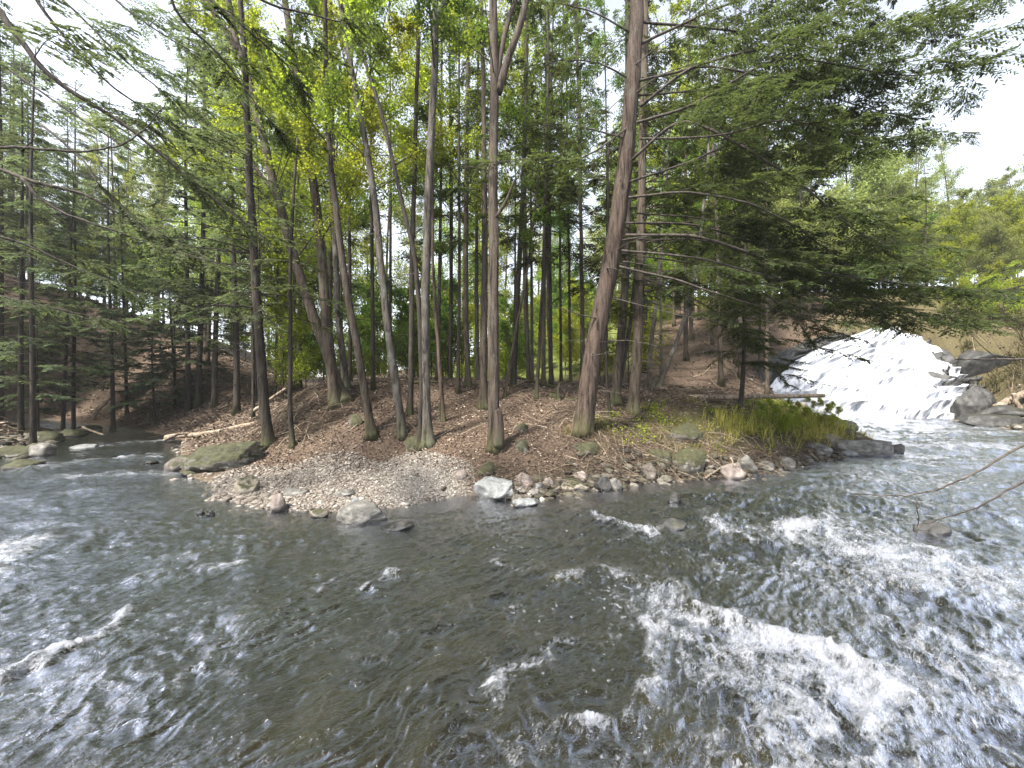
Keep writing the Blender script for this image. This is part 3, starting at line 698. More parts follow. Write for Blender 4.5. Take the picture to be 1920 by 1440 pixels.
rock('long moss covered boulder at the left end of the gravel bar with pale lichen patches', 396, 886, 150, 50, 'rk_moss', 11, 0.5, 'boulder', 'boulder', cuts=14, sub=5, ns=.3, rot=0.12, tilt=(0.14, 0), flat_top=.5)
rock('dark pointed wedge of rock in the water at the tip of the long mossy boulder', 326, 886, 52, 28, 'rk_mossy2', 12, 0.8, tilt=(0.3, 0), wat=True)
rock('low flat green slab lying in the water below the long mossy boulder', 352, 894, 44, 10, 'rk_moss', 13, 0.9, wat=True)
rock('tan stone with a mossy left side sitting on the pebble bar', 452, 926, 42, 28, 'rk_tan', 14, 0.9)
rock('small round stone, dark on one side, at the edge of the pebble bar', 512, 962, 34, 30, 'rk_pink', 15, 0.9, cuts=3, wat=True)
rock('large angular grey stone standing in the shallows in front of the gravel bar', 674, 986, 96, 42, 'rk_grey', 16, 0.6, cuts=12, sub=5, wat=True, rot=0.2, tilt=(0.12, 0), name='boulder', cat='boulder')
rock('very pale flat white slab resting at the water edge', 926, 940, 78, 36, 'rk_pale', 29, 0.7, cuts=10, sub=5, wat=True, flat_top=0.55, tilt=(0.05, 0.35), name='slab')
rock('pinkish upright stone just right of the pale white slab', 981, 920, 40, 30, 'rk_pink', 18, 0.7)
rock('smooth beige oval flat stone, leaf shaped, at the water edge', 1070, 924, 72, 22, 'rk_tan', 30, 0.6, cuts=1, sub=5, wat=True, ns=0.05)
rock('pale wet stone half under water in front of the white slab', 985, 952, 52, 16, 'rk_pale', 20, 0.8, wat=True, sink=0.45)
rock('moss cushioned stone behind the white slab', 911, 895, 44, 24, 'rk_moss', 21, 0.8)
rock('brownish stone above the beige oval stone', 1088, 903, 34, 16, 'rk_pink', 22, 0.8)
rock('black wet stone on the waterline right of the beige oval stone', 1130, 922, 36, 26, 'rk_dark', 23, 0.8, wat=True)
rock('small dark wet stone with a pale edge next to the black stone', 1157, 922, 24, 22, 'rk_grey', 24, 0.8, wat=True, tilt=(-0.4, 0))
rock('pale wedge of stone under the dark bank overhang', 1200, 904, 32, 14, 'rk_pale', 25, 0.8, wat=True)
rock('dark mossy bank stone with a black wet face', 1217, 902, 36, 34, 'rk_mossy2', 26, 0.8)
rock('big round moss covered stone on the bank edge', 1297, 893, 66, 48, 'rk_moss', 27, 0.8, cuts=2, sub=5, ns=0.08, name='boulder', cat='boulder')
rock('pinkish grey block at the waterline, right of the round mossy stone', 1379, 900, 44, 28, 'rk_pink', 28, 0.8, wat=True)
rock('leaning grey slab behind the pinkish grey block', 1407, 890, 42, 34, 'rk_grey', 31, 0.8, tilt=(-0.35, 0), name='slab')
rock('low brown grey stone at the waterline, left of the square grey block', 1440, 886, 32, 18, 'rk_grey', 32, 0.9)
rock('square edged grey block on the waterline below the yellow grass', 1481, 884, 42, 24, 'rk_grey', 33, 0.8, cuts=14, wat=True)
rock('thin dark slab tilting into the water beside the square grey block', 1515, 870, 42, 12, 'rk_grey', 34, 0.9, name='slab')
rock('smooth grey slab sloping to the water near the island tip', 1545, 853, 46, 20, 'rk_grey', 35, 0.9, tilt=(-0.3, 0), name='slab')
rock('layered brown slab under the yellow grass at the island tip', 1572, 838, 52, 20, 'rk_pink', 36, 0.9, tilt=(-0.1, 0), name='slab')
rock('small pale stone in the water left of the long flat boulder', 1597, 858, 34, 12, 'rk_pale', 37, 0.9, wat=True)
rock('long flat boulder jutting into the rapids at the island tip, dark underneath', 1640, 857, 108, 28, 'rk_grey', 38, 0.5, 'boulder', 'boulder', cuts=8, sub=5, wat=True, flat_top=0.45)
rock('black knob of rock at the far end of the long flat boulder', 1688, 852, 26, 18, 'rk_dark', 39, 0.8, wat=True)
rock('round dark mossy stone behind the long flat boulder', 1605, 824, 28, 18, 'rk_mossy2', 40, 0.9, cuts=2)
rock('dark rounded boulder below the waterfall at the back of the island', 1598, 804, 34, 20, 'rk_dark', 41, 0.9, cuts=3, d=15.5)
rock('reddish pointed stone above the yellow grass in front of the waterfall', 1512, 776, 34, 26, 'rk_pink', 42, 0.9, d=17)
rock('sandy pale boulder behind the yellow grass', 1565, 796, 46, 18, 'rk_tan', 43, 0.9, d=15.8, tilt=(-0.25, 0))
rock('moss capped hummock with a dark hollow under it, beyond the round mossy stone', 1288, 830, 78, 34, 'rk_moss', 44, 0.7, 'hummock', 'hummock', cuts=4, ns=0.25)
rock('low mossy hummock among dry twigs in front of the biggest trunk', 1100, 852, 56, 20, 'rk_moss', 45, 0.8, 'hummock', 'hummock', cuts=4)
rock('small mossy lump on the leaf litter right of the central trunk', 978, 848, 26, 22, 'rk_moss', 46, 0.8, 'hummock', 'hummock')
rock('mossy lump on the slope behind the central trunk', 980, 808, 26, 12, 'rk_moss', 47, 0.8, 'hummock', 'hummock')
rock('mossy stone tucked at the foot of the patchy grey trunk', 778, 842, 48, 20, 'rk_moss', 48, 0.8)
rock('low moss green mound beside the bank twigs near the dark bank stone', 1235, 872, 60, 26, 'rk_moss', 49, 0.8, 'hummock', 'hummock', ns=0.25)
rock('mossy stone at the foot of the leaning tree slope', 665, 800, 34, 22, 'rk_moss', 50, 0.8)
rock('white topped rock cluster at the left bank waterline', 58, 858, 48, 24, 'rk_grey', 51, 0.8, wat=True, d=None)
rock('flat mossy ledge on the left edge of the stream', 12, 858, 60, 18, 'rk_moss', 52, 0.8, wat=True)
rock('low mossy slab at the very left edge of the water', 15, 882, 70, 16, 'rk_moss', 53, 0.8, wat=True)
rock('pale flat stone in the left stream', 144, 845, 42, 9, 'rk_pale', 54, 0.9, wat=True)
rock('dark flat stone just breaking the surface of the left stream', 275, 872, 28, 6, 'rk_dark', 55, 0.9, wat=True)
rock('green mossy boulder at the foot of the left bank trunks', 78, 830, 56, 20, 'rk_moss', 56, 0.8, 'boulder', 'boulder', wat=True)
rock('brown mossy ledge under the left bank trunks', 118, 820, 50, 14, 'rk_moss', 57, 0.8, wat=True)
rock('dark ledge beside the leaning pole on the left bank', 150, 812, 44, 12, 'rk_mossy2', 58, 0.8, wat=True)
rock('large dark block right of the waterfall foot', 1846, 778, 66, 60, 'rk_dark', 59, 0.9, 'boulder', 'boulder', d=22.0, cuts=10, sub=5)
rock('dark stepped ledge at the right edge below the leaning log', 1905, 795, 80, 26, 'rk_dark', 60, 0.9, 'boulder', 'boulder', d=19.5, cuts=10)
rock('long low shelf of dark rock at the right edge of the rapids', 1885, 806, 110, 18, 'rk_dark', 61, 0.6, 'slab', d=18.6, flat_top=0.4)
rock('grey brown rock with moss above the dark block by the waterfall', 1880, 745, 90, 40, 'rk_dark', 62, 0.8, 'boulder', 'boulder', d=23.5)
rock('small dark rock in the rapids behind the hanging twigs', 1762, 1006, 50, 22, 'rk_dark', 64, 0.8, wat=True)
rock('black rock with a curl of foam in mid stream', 1268, 946, 26, 20, 'rk_dark', 65, 0.9, wat=True)
rock('dark rock below a foam crest in mid stream', 1262, 998, 60, 22, 'rk_dark', 66, 0.8, wat=True, sink=0.4)
for k, (a, bb, c) in enumerate([('tiny dark stone in the shallows left of the pebble bar', 372, 968), ('small dark stone pair mate in the left shallows', 392, 969)]):
    rock('tiny dark stone in the shallows left of the pebble bar', bb, c, 14, 9, 'rk_dark', 70+k, 0.9, wat=True, group='dark stones in the left shallows')
for k, (a, bb, c, w_, h_, mt) in enumerate([('white pebble behind the angular grey stone', 664, 948, 18, 12, 'rk_pale'), ('flat bluish slab on the gravel behind the angular grey stone', 640, 932, 40, 9, 'rk_grey'), ('flat yellowish stone in the shallows left of the angular grey stone', 592, 972, 40, 10, 'rk_tan'),
                                           ('flat grey slab on the middle of the pebble bar', 548, 930, 46, 9, 'rk_grey'), ('small tan stone on the gravel by the moss cushioned stone', 862, 900, 30, 16, 'rk_pink'), ('pale cobble right of the pinkish upright stone', 1010, 920, 22, 12, 'rk_pale'),
                                           ('reddish cobble between the pinkish and the beige stones', 1028, 912, 26, 14, 'rk_pink'), ('submerged looking grey stone right of the angular grey stone', 742, 998, 60, 10, 'rk_grey')]):
    rock(a, bb, c, w_, h_, mt, 80+k, 0.8, sub=3)

# gravel: thousands of stones, one mass
def scatter_poly(poly, n, rng):
    p = np.array(poly); lo, hi = p.min(0), p.max(0); q = rng.uniform(lo, hi, (n*4, 2))
    q = q[poly_sd(q[:, 0], q[:, 1], poly) < 0.12]; return q[:n]
def pebbles(name, q, smin, smax, m, rng, k=1, label=None):
    z = terrain_z(q[:, 0], q[:, 1]); n = len(q); V0, T0 = ICO[k]; nv = len(V0)
    sz = smin*(smax/smin)**(rng.random(n)**2.2)
    S = np.stack([sz*rng.uniform(.8, 1.5, n), sz*rng.uniform(.7, 1.1, n), sz*rng.uniform(.3, .7, n)], 1)
    V = V0[None]*(1+0.28*rng.normal(size=(n, nv, 1))*0.6)*S[:, None]
    a = rng.uniform(0, 6.3, n); c, s_ = np.cos(a)[:, None], np.sin(a)[:, None]
    V = np.stack([V[..., 0]*c-V[..., 1]*s_, V[..., 0]*s_+V[..., 1]*c, V[..., 2]], -1)
    V += np.stack([q[:, 0], q[:, 1], z+S[:, 2]*0.35], 1)[:, None]
    g = Geo(); g.add(V.reshape(-1, 3), None, (T0[None]+np.arange(n)[:, None, None]*nv).reshape(-1, 3), np.repeat(np.clip(rng.normal(.72 if smax < .03 else .55, .22, n), 0, 1), nv))
    return tag(obj(name, g.mesh(name, M[m], False)), None, None, None, 'stuff')
q = scatter_poly(GRAVEL, 36000, RNG); jt = RNG.random(len(q)) < .14; q[jt] += RNG.normal(0, .30, (jt.sum(), 2)); q = q[sd_water(q[:, 0], q[:, 1]) > -.5]
# the right part of the bar is fine gravel, the left part larger stones
fine = (q[:, 0] > -2.6+0.5*RNG.normal(size=len(q)))
pebbles('gravel', np.concatenate([q[~fine], q[fine][:800]]), 0.010, 0.042, 'gravel', RNG)
qs = q[fine]; qs = np.concatenate([qs+RNG.normal(0, .15, qs.shape) for _ in range(4)]); qs = qs[poly_sd(qs[:, 0], qs[:, 1], GRAVEL) < 0.15]
pebbles('fine_gravel', qs, 0.008, 0.022, 'gravel', RNG)
# stones along the waterline
sp = []
sh = np.array(SHORE[1:24])
for k in range(2200):
    i = RNG.integers(0, len(sh)-1); f = RNG.random(); p = sh[i]*(1-f)+sh[i+1]*f
    if p[0] > 2.5 and RNG.random() > .3: continue
    sp.append(p+RNG.normal(0, .2, 2))
pebbles('shore_stones', np.array(sp), 0.018, 0.08, 'gravel', RNG, 2)
sp = []
lb = np.array(WATER[28:32]); rb = np.array(WATER[-5:])
for arr, n_ in ((lb, 700), (rb, 500)):
    for k in range(n_):
        i = RNG.integers(0, len(arr)-1); f = RNG.random(); p = arr[i]*(1-f)+arr[i+1]*f; sp.append(p+RNG.normal(0, .5, 2))
pebbles('bank_stones', np.array(sp), 0.05, 0.22, 'bank', RNG, 2)

sp = []
for k in range(1500):
    i = RNG.integers(3, 13); f = RNG.random(); p = sh[i]*(1-f)+sh[i+1]*f; sp.append(p+RNG.normal(0, .22, 2)+np.array([-.05, .12]))
pebbles('dark_stones', np.array(sp), 0.025, 0.13, 'bank', RNG, 2)
# leaf litter over the whole island and the slopes
def scatter_view(n, px0, px1, d0, d1, rng):
    d = d0*(d1/d0)**rng.random(n); px = rng.uniform(px0, px1, n)
    return np.stack([(px-CX)/FPX*d, d], 1)
q = np.concatenate([scatter_view(85000, 250, 1560, 6.8, 19, RNG), scatter_view(22000, -100, 560, 11, 34, RNG), scatter_view(8000, 1200, 2000, 17, 40, RNG)])
sdq = sd_water(q[:, 0], q[:, 1]); keep = sdq > 0.25+0.3*RNG.random(len(q))
keep &= (poly_sd(q[:, 0], q[:, 1], GRAVEL) > -0.25) | (RNG.random(len(q)) < 0.05)
keep &= (poly_sd(q[:, 0], q[:, 1], GRASSY) > 0.1) | (RNG.random(len(q)) < 0.4)
q = q[keep]; n = len(q)
zq = terrain_z(q[:, 0], q[:, 1])
sc = np.clip(np.hypot(q[:, 0], q[:, 1])/11, 0.85, 2.6)
D = RNG.normal(size=(n, 3)); D[:, 2] *= 0.35; NN = RNG.normal(0, .55, (n, 3)); NN[:, 2] += 1
ln = RNG.uniform(0.035, 0.085, n)*sc
g = Geo(); leaves(g, np.stack([q[:, 0], q[:, 1], zq+0.012+0.02*RNG.random(n)], 1), D, NN, ln, ln*RNG.uniform(.22, .36, n), np.clip(RNG.beta(1.6, 2.2, n)+0.02*RNG.normal(size=n), 0, 1))
tag(obj('fallen_leaves', g.mesh('fallen_leaves', M['litter'], False)), None, None, None, 'stuff')

# grass and herbs on the low right shore
def tufts(name, q, hmin, hmax, blades, m, rng, wide=0.006, curl=0.5):
    z = terrain_z(q[:, 0], q[:, 1]); n = len(q)
    c = np.repeat(np.stack([q[:, 0], q[:, 1], z], 1), blades, 0); k = len(c)
    c[:, :2] += rng.normal(0, .05, (k, 2))
    hh = rng.uniform(hmin, hmax, k)*np.repeat(rng.uniform(.6, 1.1, n), blades)
    a = rng.uniform(0, 6.3, k); lean = rng.uniform(0.1, 0.7, k)*curl
    o = np.stack([np.cos(a)*lean*hh, np.sin(a)*lean*hh, hh*0.62], 1)
    e = np.stack([np.cos(a)*lean*hh*2.3, np.sin(a)*lean*hh*2.3, hh*(1-0.5*lean)], 1)
    s = np.stack([-np.sin(a+.6), np.cos(a+.6), np.zeros(k)], 1)*wide
    V = np.stack([c-s, c+s, c+o+s*.8, c+o-s*.8, c+e], 1)
    b = np.arange(k)[:, None]*5
    g = Geo(); g.add(V.reshape(-1, 3), b+np.array([0, 1, 2, 3]), b+np.array([3, 2, 4]), np.repeat(np.clip(rng.normal(.6, .25, k), 0, 1), 5))
    tag(obj(name, g.mesh(name, M[m], False)), None, None, None, 'stuff')
q = scatter_poly(GRASSY, 1500, RNG); q = q[n2(q[:, 0]*1.1, q[:, 1]*1.1) > 0.05]
tufts('grass', q, 0.06, 0.22, 10, 'grass', RNG)
YG = [(5.6, 10.3), (7.6, 10.8), (9.4, 11.6), (10.6, 12.6), (12.2, 14.6), (11.2, 15.6), (8.4, 13.2), (6.0, 11.6)]
q = scatter_poly(YG, 420, RNG); q = q[n2(q[:, 0]*.9+4, q[:, 1]*.9) > -0.15]; q = q+RNG.normal(0, .35, q.shape); q = q[sd_water(q[:, 0], q[:, 1]) > .25]; tufts('tall_grass', q, 0.22, 0.70, 7, 'tall', RNG, 0.007, 0.55)
q = scatter_view(2600, 1795, 2080, 19, 36, RNG); q = q[(sd_water(q[:, 0], q[:, 1]) > .8) & (n2(q[:, 0]*.6, q[:, 1]*.6) > -.15)]; tufts('bank_grass', q, .3, .9, 9, 'bank_grass', RNG, .014, .8)
# herbs: low leafy green plants over the mossy shore
q = scatter_poly(GRASSY, 900, RNG); q = q[n2(q[:, 0]*0.8+9, q[:, 1]*0.8) > 0.12]
zq = terrain_z(q[:, 0], q[:, 1]); kk = 16; n = len(q)*kk
c = np.repeat(np.stack([q[:, 0], q[:, 1], zq], 1), kk, 0)+np.stack([RNG.normal(0, .09, n), RNG.normal(0, .09, n), RNG.uniform(.03, .28, n)], 1)
g = Geo(); ln = RNG.uniform(.03, .07, n); leaves(g, c, RNG.normal(size=(n, 3)), RNG.normal(0, .5, (n, 3))+np.array([0, 0, 1]), ln, ln*.35, np.clip(RNG.normal(.5, .2, n), 0, 1))
tag(obj('undergrowth', g.mesh('undergrowth', M['lime'], False)), None, None, None, 'stuff')

# twigs and roots hanging over the bank edge
sp = []
for k in range(1300):
    i = RNG.integers(3, 14); f = RNG.random(); p = sh[i]*(1-f)+sh[i+1]*f; sp.append(p+RNG.normal(0, .16, 2)+np.array([-.10, .32]))
q = np.array(sp); n = len(q); A = np.stack([q[:, 0], q[:, 1], np.maximum(terrain_z(q[:, 0], q[:, 1]), .03)+.05+.25*RNG.random(n)**2], 1)
B = A+np.stack([RNG.normal(0, .28, n), RNG.normal(-.12, .2, n), RNG.normal(-.06, .12, n)], 1); B[:, 2] = np.maximum(B[:, 2], .03)
g = Geo(); rr = RNG.uniform(.003, .008, n); sticks(g, A, B, rr, rr*.4, np.clip(RNG.normal(.35, .28, n), 0, 1))
tag(obj('bank_debris', g.mesh('bank_debris', M['twig'])), None, None, None, 'stuff')
# dead twigs: a tangle along the bank, one mass, and thin litter of sticks on the floor
q = np.concatenate([scatter_view(1300, 1030, 1560, 7.6, 11, RNG), scatter_view(380, 400, 1250, 8.5, 15, RNG), scatter_view(500, 470, 620, 10, 13, RNG), scatter_view(500, -50, 480, 12, 26, RNG), scatter_view(400, 1250, 1500, 13, 22, RNG), scatter_view(350, 1820, 2000, 20, 30, RNG)])
sdq = sd_water(q[:, 0], q[:, 1]); q = q[(sdq > 0.12) & (poly_sd(q[:, 0], q[:, 1], GRAVEL) > 0.1)]; n = len(q)
zq = terrain_z(q[:, 0], q[:, 1])
A = np.stack([q[:, 0], q[:, 1], zq+0.03+0.10*RNG.random(n)**2], 1)
az = RNG.normal(0.15, 0.9, n); ln = RNG.uniform(.2, 1.0, n)*np.clip(q[:, 1]/10, .9, 2.0)
B = A+np.stack([np.cos(az)*ln, np.sin(az)*ln, np.zeros(n)], 1); B[:, 2] = terrain_z(B[:, 0], B[:, 1])+0.03+0.22*RNG.random(n)**2; B[:, 2] = np.maximum(B[:, 2], 0.03)
mid = (A+B)/2+RNG.normal(0, .05, (n, 3))*ln[:, None]; mid[:, 2] = np.maximum(mid[:, 2], terrain_z(mid[:, 0], mid[:, 1])+.03)
rr = RNG.uniform(.003, .009, n)*np.clip(q[:, 1]/9, .9, 2.2); tn = np.clip(RNG.normal(.55, .25, n), 0, 1)
g = Geo(); sticks(g, A, mid, rr, rr*.85, tn); sticks(g, mid, B, rr*.85, rr*.4, tn)
tag(obj('brush_debris', g.mesh('brush_debris', M['twig'])), None, None, None, 'stuff')

# ================================================================== trees
def trunk_line(px_pts, d, H, dtop=None, jig=0.012, rng=RNG):
    n = len(px_pts); pts = []
    for i, (px, py) in enumerate(px_pts):
        dd = d if dtop is None else d+(dtop-d)*i/(n-1)
        p = P(px, py, dd)
        if i == 0: p[2] = tz(p[0], p[1])-0.12
        pts.append(p)
    pts = np.array(pts)
    if pts[-1, 2] < H:
        dr = unit(pts[-1]-pts[-2]); dr = unit(dr*np.array([.6, .6, 1]))
        while pts[-1, 2] < H:
            pts = np.vstack([pts, pts[-1]+dr*2.0+rng.normal(0, .05, 3)*np.array([1, 1, 0])])
    # smooth resample
    L_ = np.concatenate([[0], np.cumsum(np.linalg.norm(np.diff(pts, axis=0), axis=1))])
    s = np.unique(np.concatenate([np.linspace(0, min(1.2, L_[-1]*.3), 8), np.arange(1.2, L_[-1], 0.35)]))
    q = np.stack([np.interp(s, L_, pts[:, k]) for k in range(3)], 1)
    for _ in range(3): q[1:-1] = (q[:-2]+2*q[1:-1]+q[2:])/4
    q[:, 0] += jig*n2(s*0.9+pts[0, 0]*7, s*0+3)*1.6*ss(s, 0, 1)
    q[:, 1] += jig*n2(s*0.9+pts[0, 0]*3, s*0+8)*1.6*ss(s, 0, 1)
    return q, s/s[-1]

def dead_limbs(gw, pts, z0, z1, n, rng, Lm=1.2, r=0.012, az=None, spread=1.2):
    zz = rng.uniform(z0, z1, n)
    for zc in zz:
        i = int(np.argmin(np.abs(pts[:, 2]-zc))); a = rng.uniform(0, 6.28) if az is None else az+rng.normal(0, spread)
        Ln = Lm*rng.uniform(.4, 1.3)
        lp = hem_limb(gw, None, pts[i], a, Ln, rng.uniform(-.05, .3), rng.uniform(.05, .35), r*rng.uniform(.6, 1.2), rng)
        m = rng.integers(1, 5)
        p, dd = interp(lp, rng.uniform(.3, .95, m))
        sticks(gw, p, p+unit(dd+rng.normal(0, .5, (m, 3)))*rng.uniform(.15, .5, (m, 1))*Ln*.6, .004, .0015)

def hem_crown(gw, gl, pts, rng, zc, zt, n, Lm, az=None, spread=1.0, bare=.25, r=.018, tipL=.25, lowL=None, **kw):
    for k in range(n):
        f = (k+rng.random())/n; z = zc+(zt-zc)*f
        i = int(np.argmin(np.abs(pts[:, 2]-z))); a = rng.uniform(0, 6.28) if az is None else az+rng.normal(0, spread)
        prof = (1-f)*1.0+f*tipL
        if lowL is not None and f < .25: prof *= lowL+(1-lowL)*f/.25
        Ln = Lm*prof*rng.uniform(.65, 1.15)
        hem_limb(gw, gl, pts[i], a, Ln, rng.uniform(.0, .28), rng.uniform(.12, .38), r*(Ln/2.5)+.004, rng, bare*rng.uniform(.5, 1.4), Ln > 1.9, **kw)

def build_tree(name, label, pts, s, r0, rtop, bark, rng, k=14, flare=.55, rough=0.0, crown=None, leafm=None, dead=None, limbs=None, group=None, cat='tree', extra=None):
    base = pts[0].copy(); base[2] += .12
    root = thing(name, label, cat, base, group)
    gw, gl, gb = Geo(), Geo(), Geo()
    tube(gw, pts, r0*(1-(1-rtop)*s), k, flare=flare, rough=rough, seed=float(base[0]))
    if bark != 'bark_red': gb = gw
    if dead:
        for dd in (dead if isinstance(dead, list) else [dead]): dead_limbs(gb, pts, rng=rng, **dd)
    for (lp, lr) in (limbs or []): tube(gw, lp, lr, 9)
    if crown:
        for c in (crown if isinstance(crown, list) else [crown]): c(gb, gl, pts, rng)
    if extra: extra(gw, gb, gl, pts, rng)
    o = obj('trunk', gw.mesh('trunk', M[bark], origin=base), root)
    if gb is not gw and gb.n: obj('limbs', gb.mesh('limbs', M['limb'], origin=base), root)
    if gl.n: obj('crown', gl.mesh('crown', M[leafm], False, origin=base), root)
    return root

def hc(zc, zt, n, Lm, **kw): return lambda gb, gl, pts, rng: hem_crown(gb, gl, pts, rng, zc, zt, n, Lm, **kw)
def bc(**kw): return lambda gb, gl, pts, rng: broad_crown(gb, gl, pts, rng, **kw)
LEFT, RIGHT, BACK, FRONT = math.pi, 0.0, math.pi/2, -math.pi/2
FAR = dict(dens=.72, ls=1.5, n3c=12, wd=1.2)
MID = dict(dens=1.1, ls=1.05, n3c=15, wd=1.0)

# ---- the trees of the island, each measured on the photograph: base to top
def isl(name, label, px, d, w, H, bark, crown=None, leafm='hem_dark', dead=None, rtop=.45, seed=0, limbs_px=None, dtop=None, rough=0.0, k=14, flare=.85, extra=None, jig=.012):
    rng = np.random.default_rng(seed+100)
    pts, s = trunk_line(px, d, H, dtop, jig, rng)
    r0 = w*.73/2*d/FPX
    limbs = []
    for lpx, w0, w1, dl in (limbs_px or []):
        q = np.array([P(a, b_, dl[0]+(dl[1]-dl[0])*i/(len(lpx)-1)) for i, (a, b_) in enumerate(lpx)])
        ss_ = np.linspace(0, len(q)-1, len(q)*4); q2 = np.stack([np.interp(ss_, np.arange(len(q)), q[:, c]) for c in range(3)], 1)
        for _ in range(3): q2[1:-1] = (q2[:-2]+2*q2[1:-1]+q2[2:])/4
        limbs.append((q2, np.linspace(w0, w1, len(q2))/2*dl[0]/FPX))
    return build_tree(name, label, pts, s, r0, rtop, bark, rng, k, flare, rough, crown, leafm, dead, limbs, extra=extra)

isl('hemlock_tree', 'slim dark trunk with long bare limbs reaching left, behind the mossy boulder', [(504, 830), (494, 740), (484, 600), (474, 440), (465, 270), (460, 120)], 10.1, 25, 11, 'bark_dark',
    [hc(3.9, 11, 34, 2.6, az=LEFT, spread=1.1, bare=.45, **MID), hc(5, 10, 10, 1.8, **MID)], 'hem_grey', [dict(z0=2.2, z1=5.5, n=22, Lm=2.4, r=.014, az=LEFT, spread=.45), dict(z0=2, z1=6, n=8, Lm=1.2, az=RIGHT)], seed=1, flare=.9)
isl('hemlock_sapling', 'thin crooked stem just right of the slim dark trunk with bare limbs', [(550, 828), (542, 740), (546, 640), (543, 540), (548, 400)], 9.8, 12, 7, 'bark_dark', hc(3.6, 7, 16, 1.2, **MID), 'hem_grey', dict(z0=1.5, z1=4, n=10, Lm=.7), seed=2)
isl('broadleaf_tree', 'tall dark trunk curving up to the left from the top of the mound', [(645, 752), (606, 640), (575, 560), (545, 460), (512, 340), (480, 200), (440, 70), (420, -40)], 11.5, 27, 15, 'bark_brown',
    [bc(n_limb=14, lo=.34, Lm=3.2, nl=210, leaf=.07)], 'lime', dict(z0=4, z1=9, n=9, Lm=1.6), seed=3,
    limbs_px=[([(447, 100), (425, 60), (385, 0), (360, -60)], 14, 8, (11.5, 11)), ([(520, 370), (470, 300), (400, 255), (340, 230)], 7, 3, (11.5, 11))])
isl('broadleaf_tree', 'straight brown trunk rising from the crest of the mound, left of its thinner partner', [(628, 750), (612, 600), (598, 420), (575, 250), (545, 80), (530, -30)], 11.3, 27, 15, 'bark_brown',
    [bc(n_limb=13, lo=.36, Lm=3.0, nl=210, leaf=.07)], 'lime', dict(z0=4, z1=9, n=12, Lm=1.4), seed=4)
isl('broadleaf_tree', 'thinner straight partner trunk close behind the crest trunk of the mound', [(650, 745), (634, 600), (626, 400), (622, 200), (618, 0)], 12.2, 17, 15, 'bark_grey',
    [bc(n_limb=12, lo=.4, Lm=2.6, nl=210, leaf=.07)], 'green', dict(z0=4, z1=9, n=8, Lm=1.2), seed=5)
isl('broadleaf_tree', 'reddish leaning trunk that bends left over the leaf litter below the mound', [(697, 818), (686, 740), (668, 640), (652, 560), (640, 470), (618, 300), (610, 100)], 9.5, 21, 11, 'bark_brown', [bc(n_limb=8, lo=.6, Lm=1.8, nl=130, leaf=.065)], 'green', dict(z0=2.5, z1=6, n=6, Lm=.9), seed=6)
isl('broadleaf_tree', 'pale barked trunk sweeping up to the left, just right of the reddish leaning trunk', [(756, 822), (742, 720), (728, 620), (714, 500), (706, 400), (690, 290), (662, 150), (640, 20), (632, -50)], 9.6, 22, 13.5, 'bark_grey', [bc(n_limb=10, lo=.55, Lm=2.4, nl=210, leaf=.07)], 'lime', dict(z0=4, z1=8, n=7, Lm=1.1), seed=7)
isl('broadleaf_tree', 'straight dark trunk directly behind the pale sweeping one', [(768, 800), (772, 640), (772, 500), (778, 300), (783, 120), (785, -20)], 10.6, 15, 15, 'bark_dark', [bc(n_limb=12, lo=.5, Lm=2.3, nl=210, leaf=.07)], 'lime', dict(z0=3, z1=8, n=10, Lm=1.0), seed=8)
isl('broadleaf_tree', 'patchy pale grey trunk with two roots forked at its foot above the gravel', [(803, 832), (798, 740), (796, 600), (800, 470), (806, 300), (814, 150), (818, 20), (812, -60)], 9.0, 26, 14, 'bark_grey', [bc(n_limb=11, lo=.6, Lm=2.5, nl=210, leaf=.07)], 'green', dict(z0=4, z1=8, n=5, Lm=.9), seed=9, flare=.9,
    limbs_px=[([(818, 35), (832, 10), (850, -30)], 14, 9, (9, 9))])
isl('broadleaf_tree', 'dark curved stem leaning left out of the foot of the patchy grey trunk', [(786, 842), (791, 720), (788, 600), (778, 470), (752, 380), (738, 300), (715, 210), (690, 130), (662, 50), (640, -30)], 8.95, 14, 13, 'bark_dark', [bc(n_limb=9, lo=.55, Lm=2.2, nl=210, leaf=.07)], 'lime', dict(z0=3.5, z1=8, n=8, Lm=.9), seed=10)
isl('broadleaf_sapling', 'thin reddish stem standing alone right of the patchy grey trunk', [(832, 795), (824, 680), (814, 560), (811, 450), (812, 330)], 10.4, 11, 9, 'bark_red', [bc(n_limb=7, lo=.5, Lm=1.4, nl=130, leaf=.065)], 'green', dict(z0=2.5, z1=6, n=9, Lm=.7), seed=11)
isl('hemlock_tree', 'straight brown trunk with a mossy foot at the back edge of the plateau', [(878, 722), (873, 560), (874, 400), (877, 200), (878, 20)], 13.5, 15, 16, 'bark_brown', [hc(7.0, 16, 26, 2.0, **MID)], 'hem_dark', dict(z0=3, z1=8, n=16, Lm=1.0), seed=12)
isl('hemlock_tree', 'slender grey trunk seen between two thicker trunks left of the central tree', [(896, 722), (893, 560), (894, 400), (896, 200), (897, 0)], 15.5, 11, 16, 'bark_grey', [hc(7.5, 16, 22, 1.8, **MID)], 'hem_dark', dict(z0=3, z1=8, n=12, Lm=1.0), seed=13)
isl('hemlock_tree', 'thick rooted brown trunk close behind the central tree on its left', [(905, 772), (907, 640), (909, 480), (908, 320), (906, 120)], 11.6, 20, 13, 'bark_brown', [hc(6.2, 13, 24, 2.0, **MID)], 'hem_dark', dict(z0=2.5, z1=7, n=14, Lm=1.0), seed=14, flare=1.0)
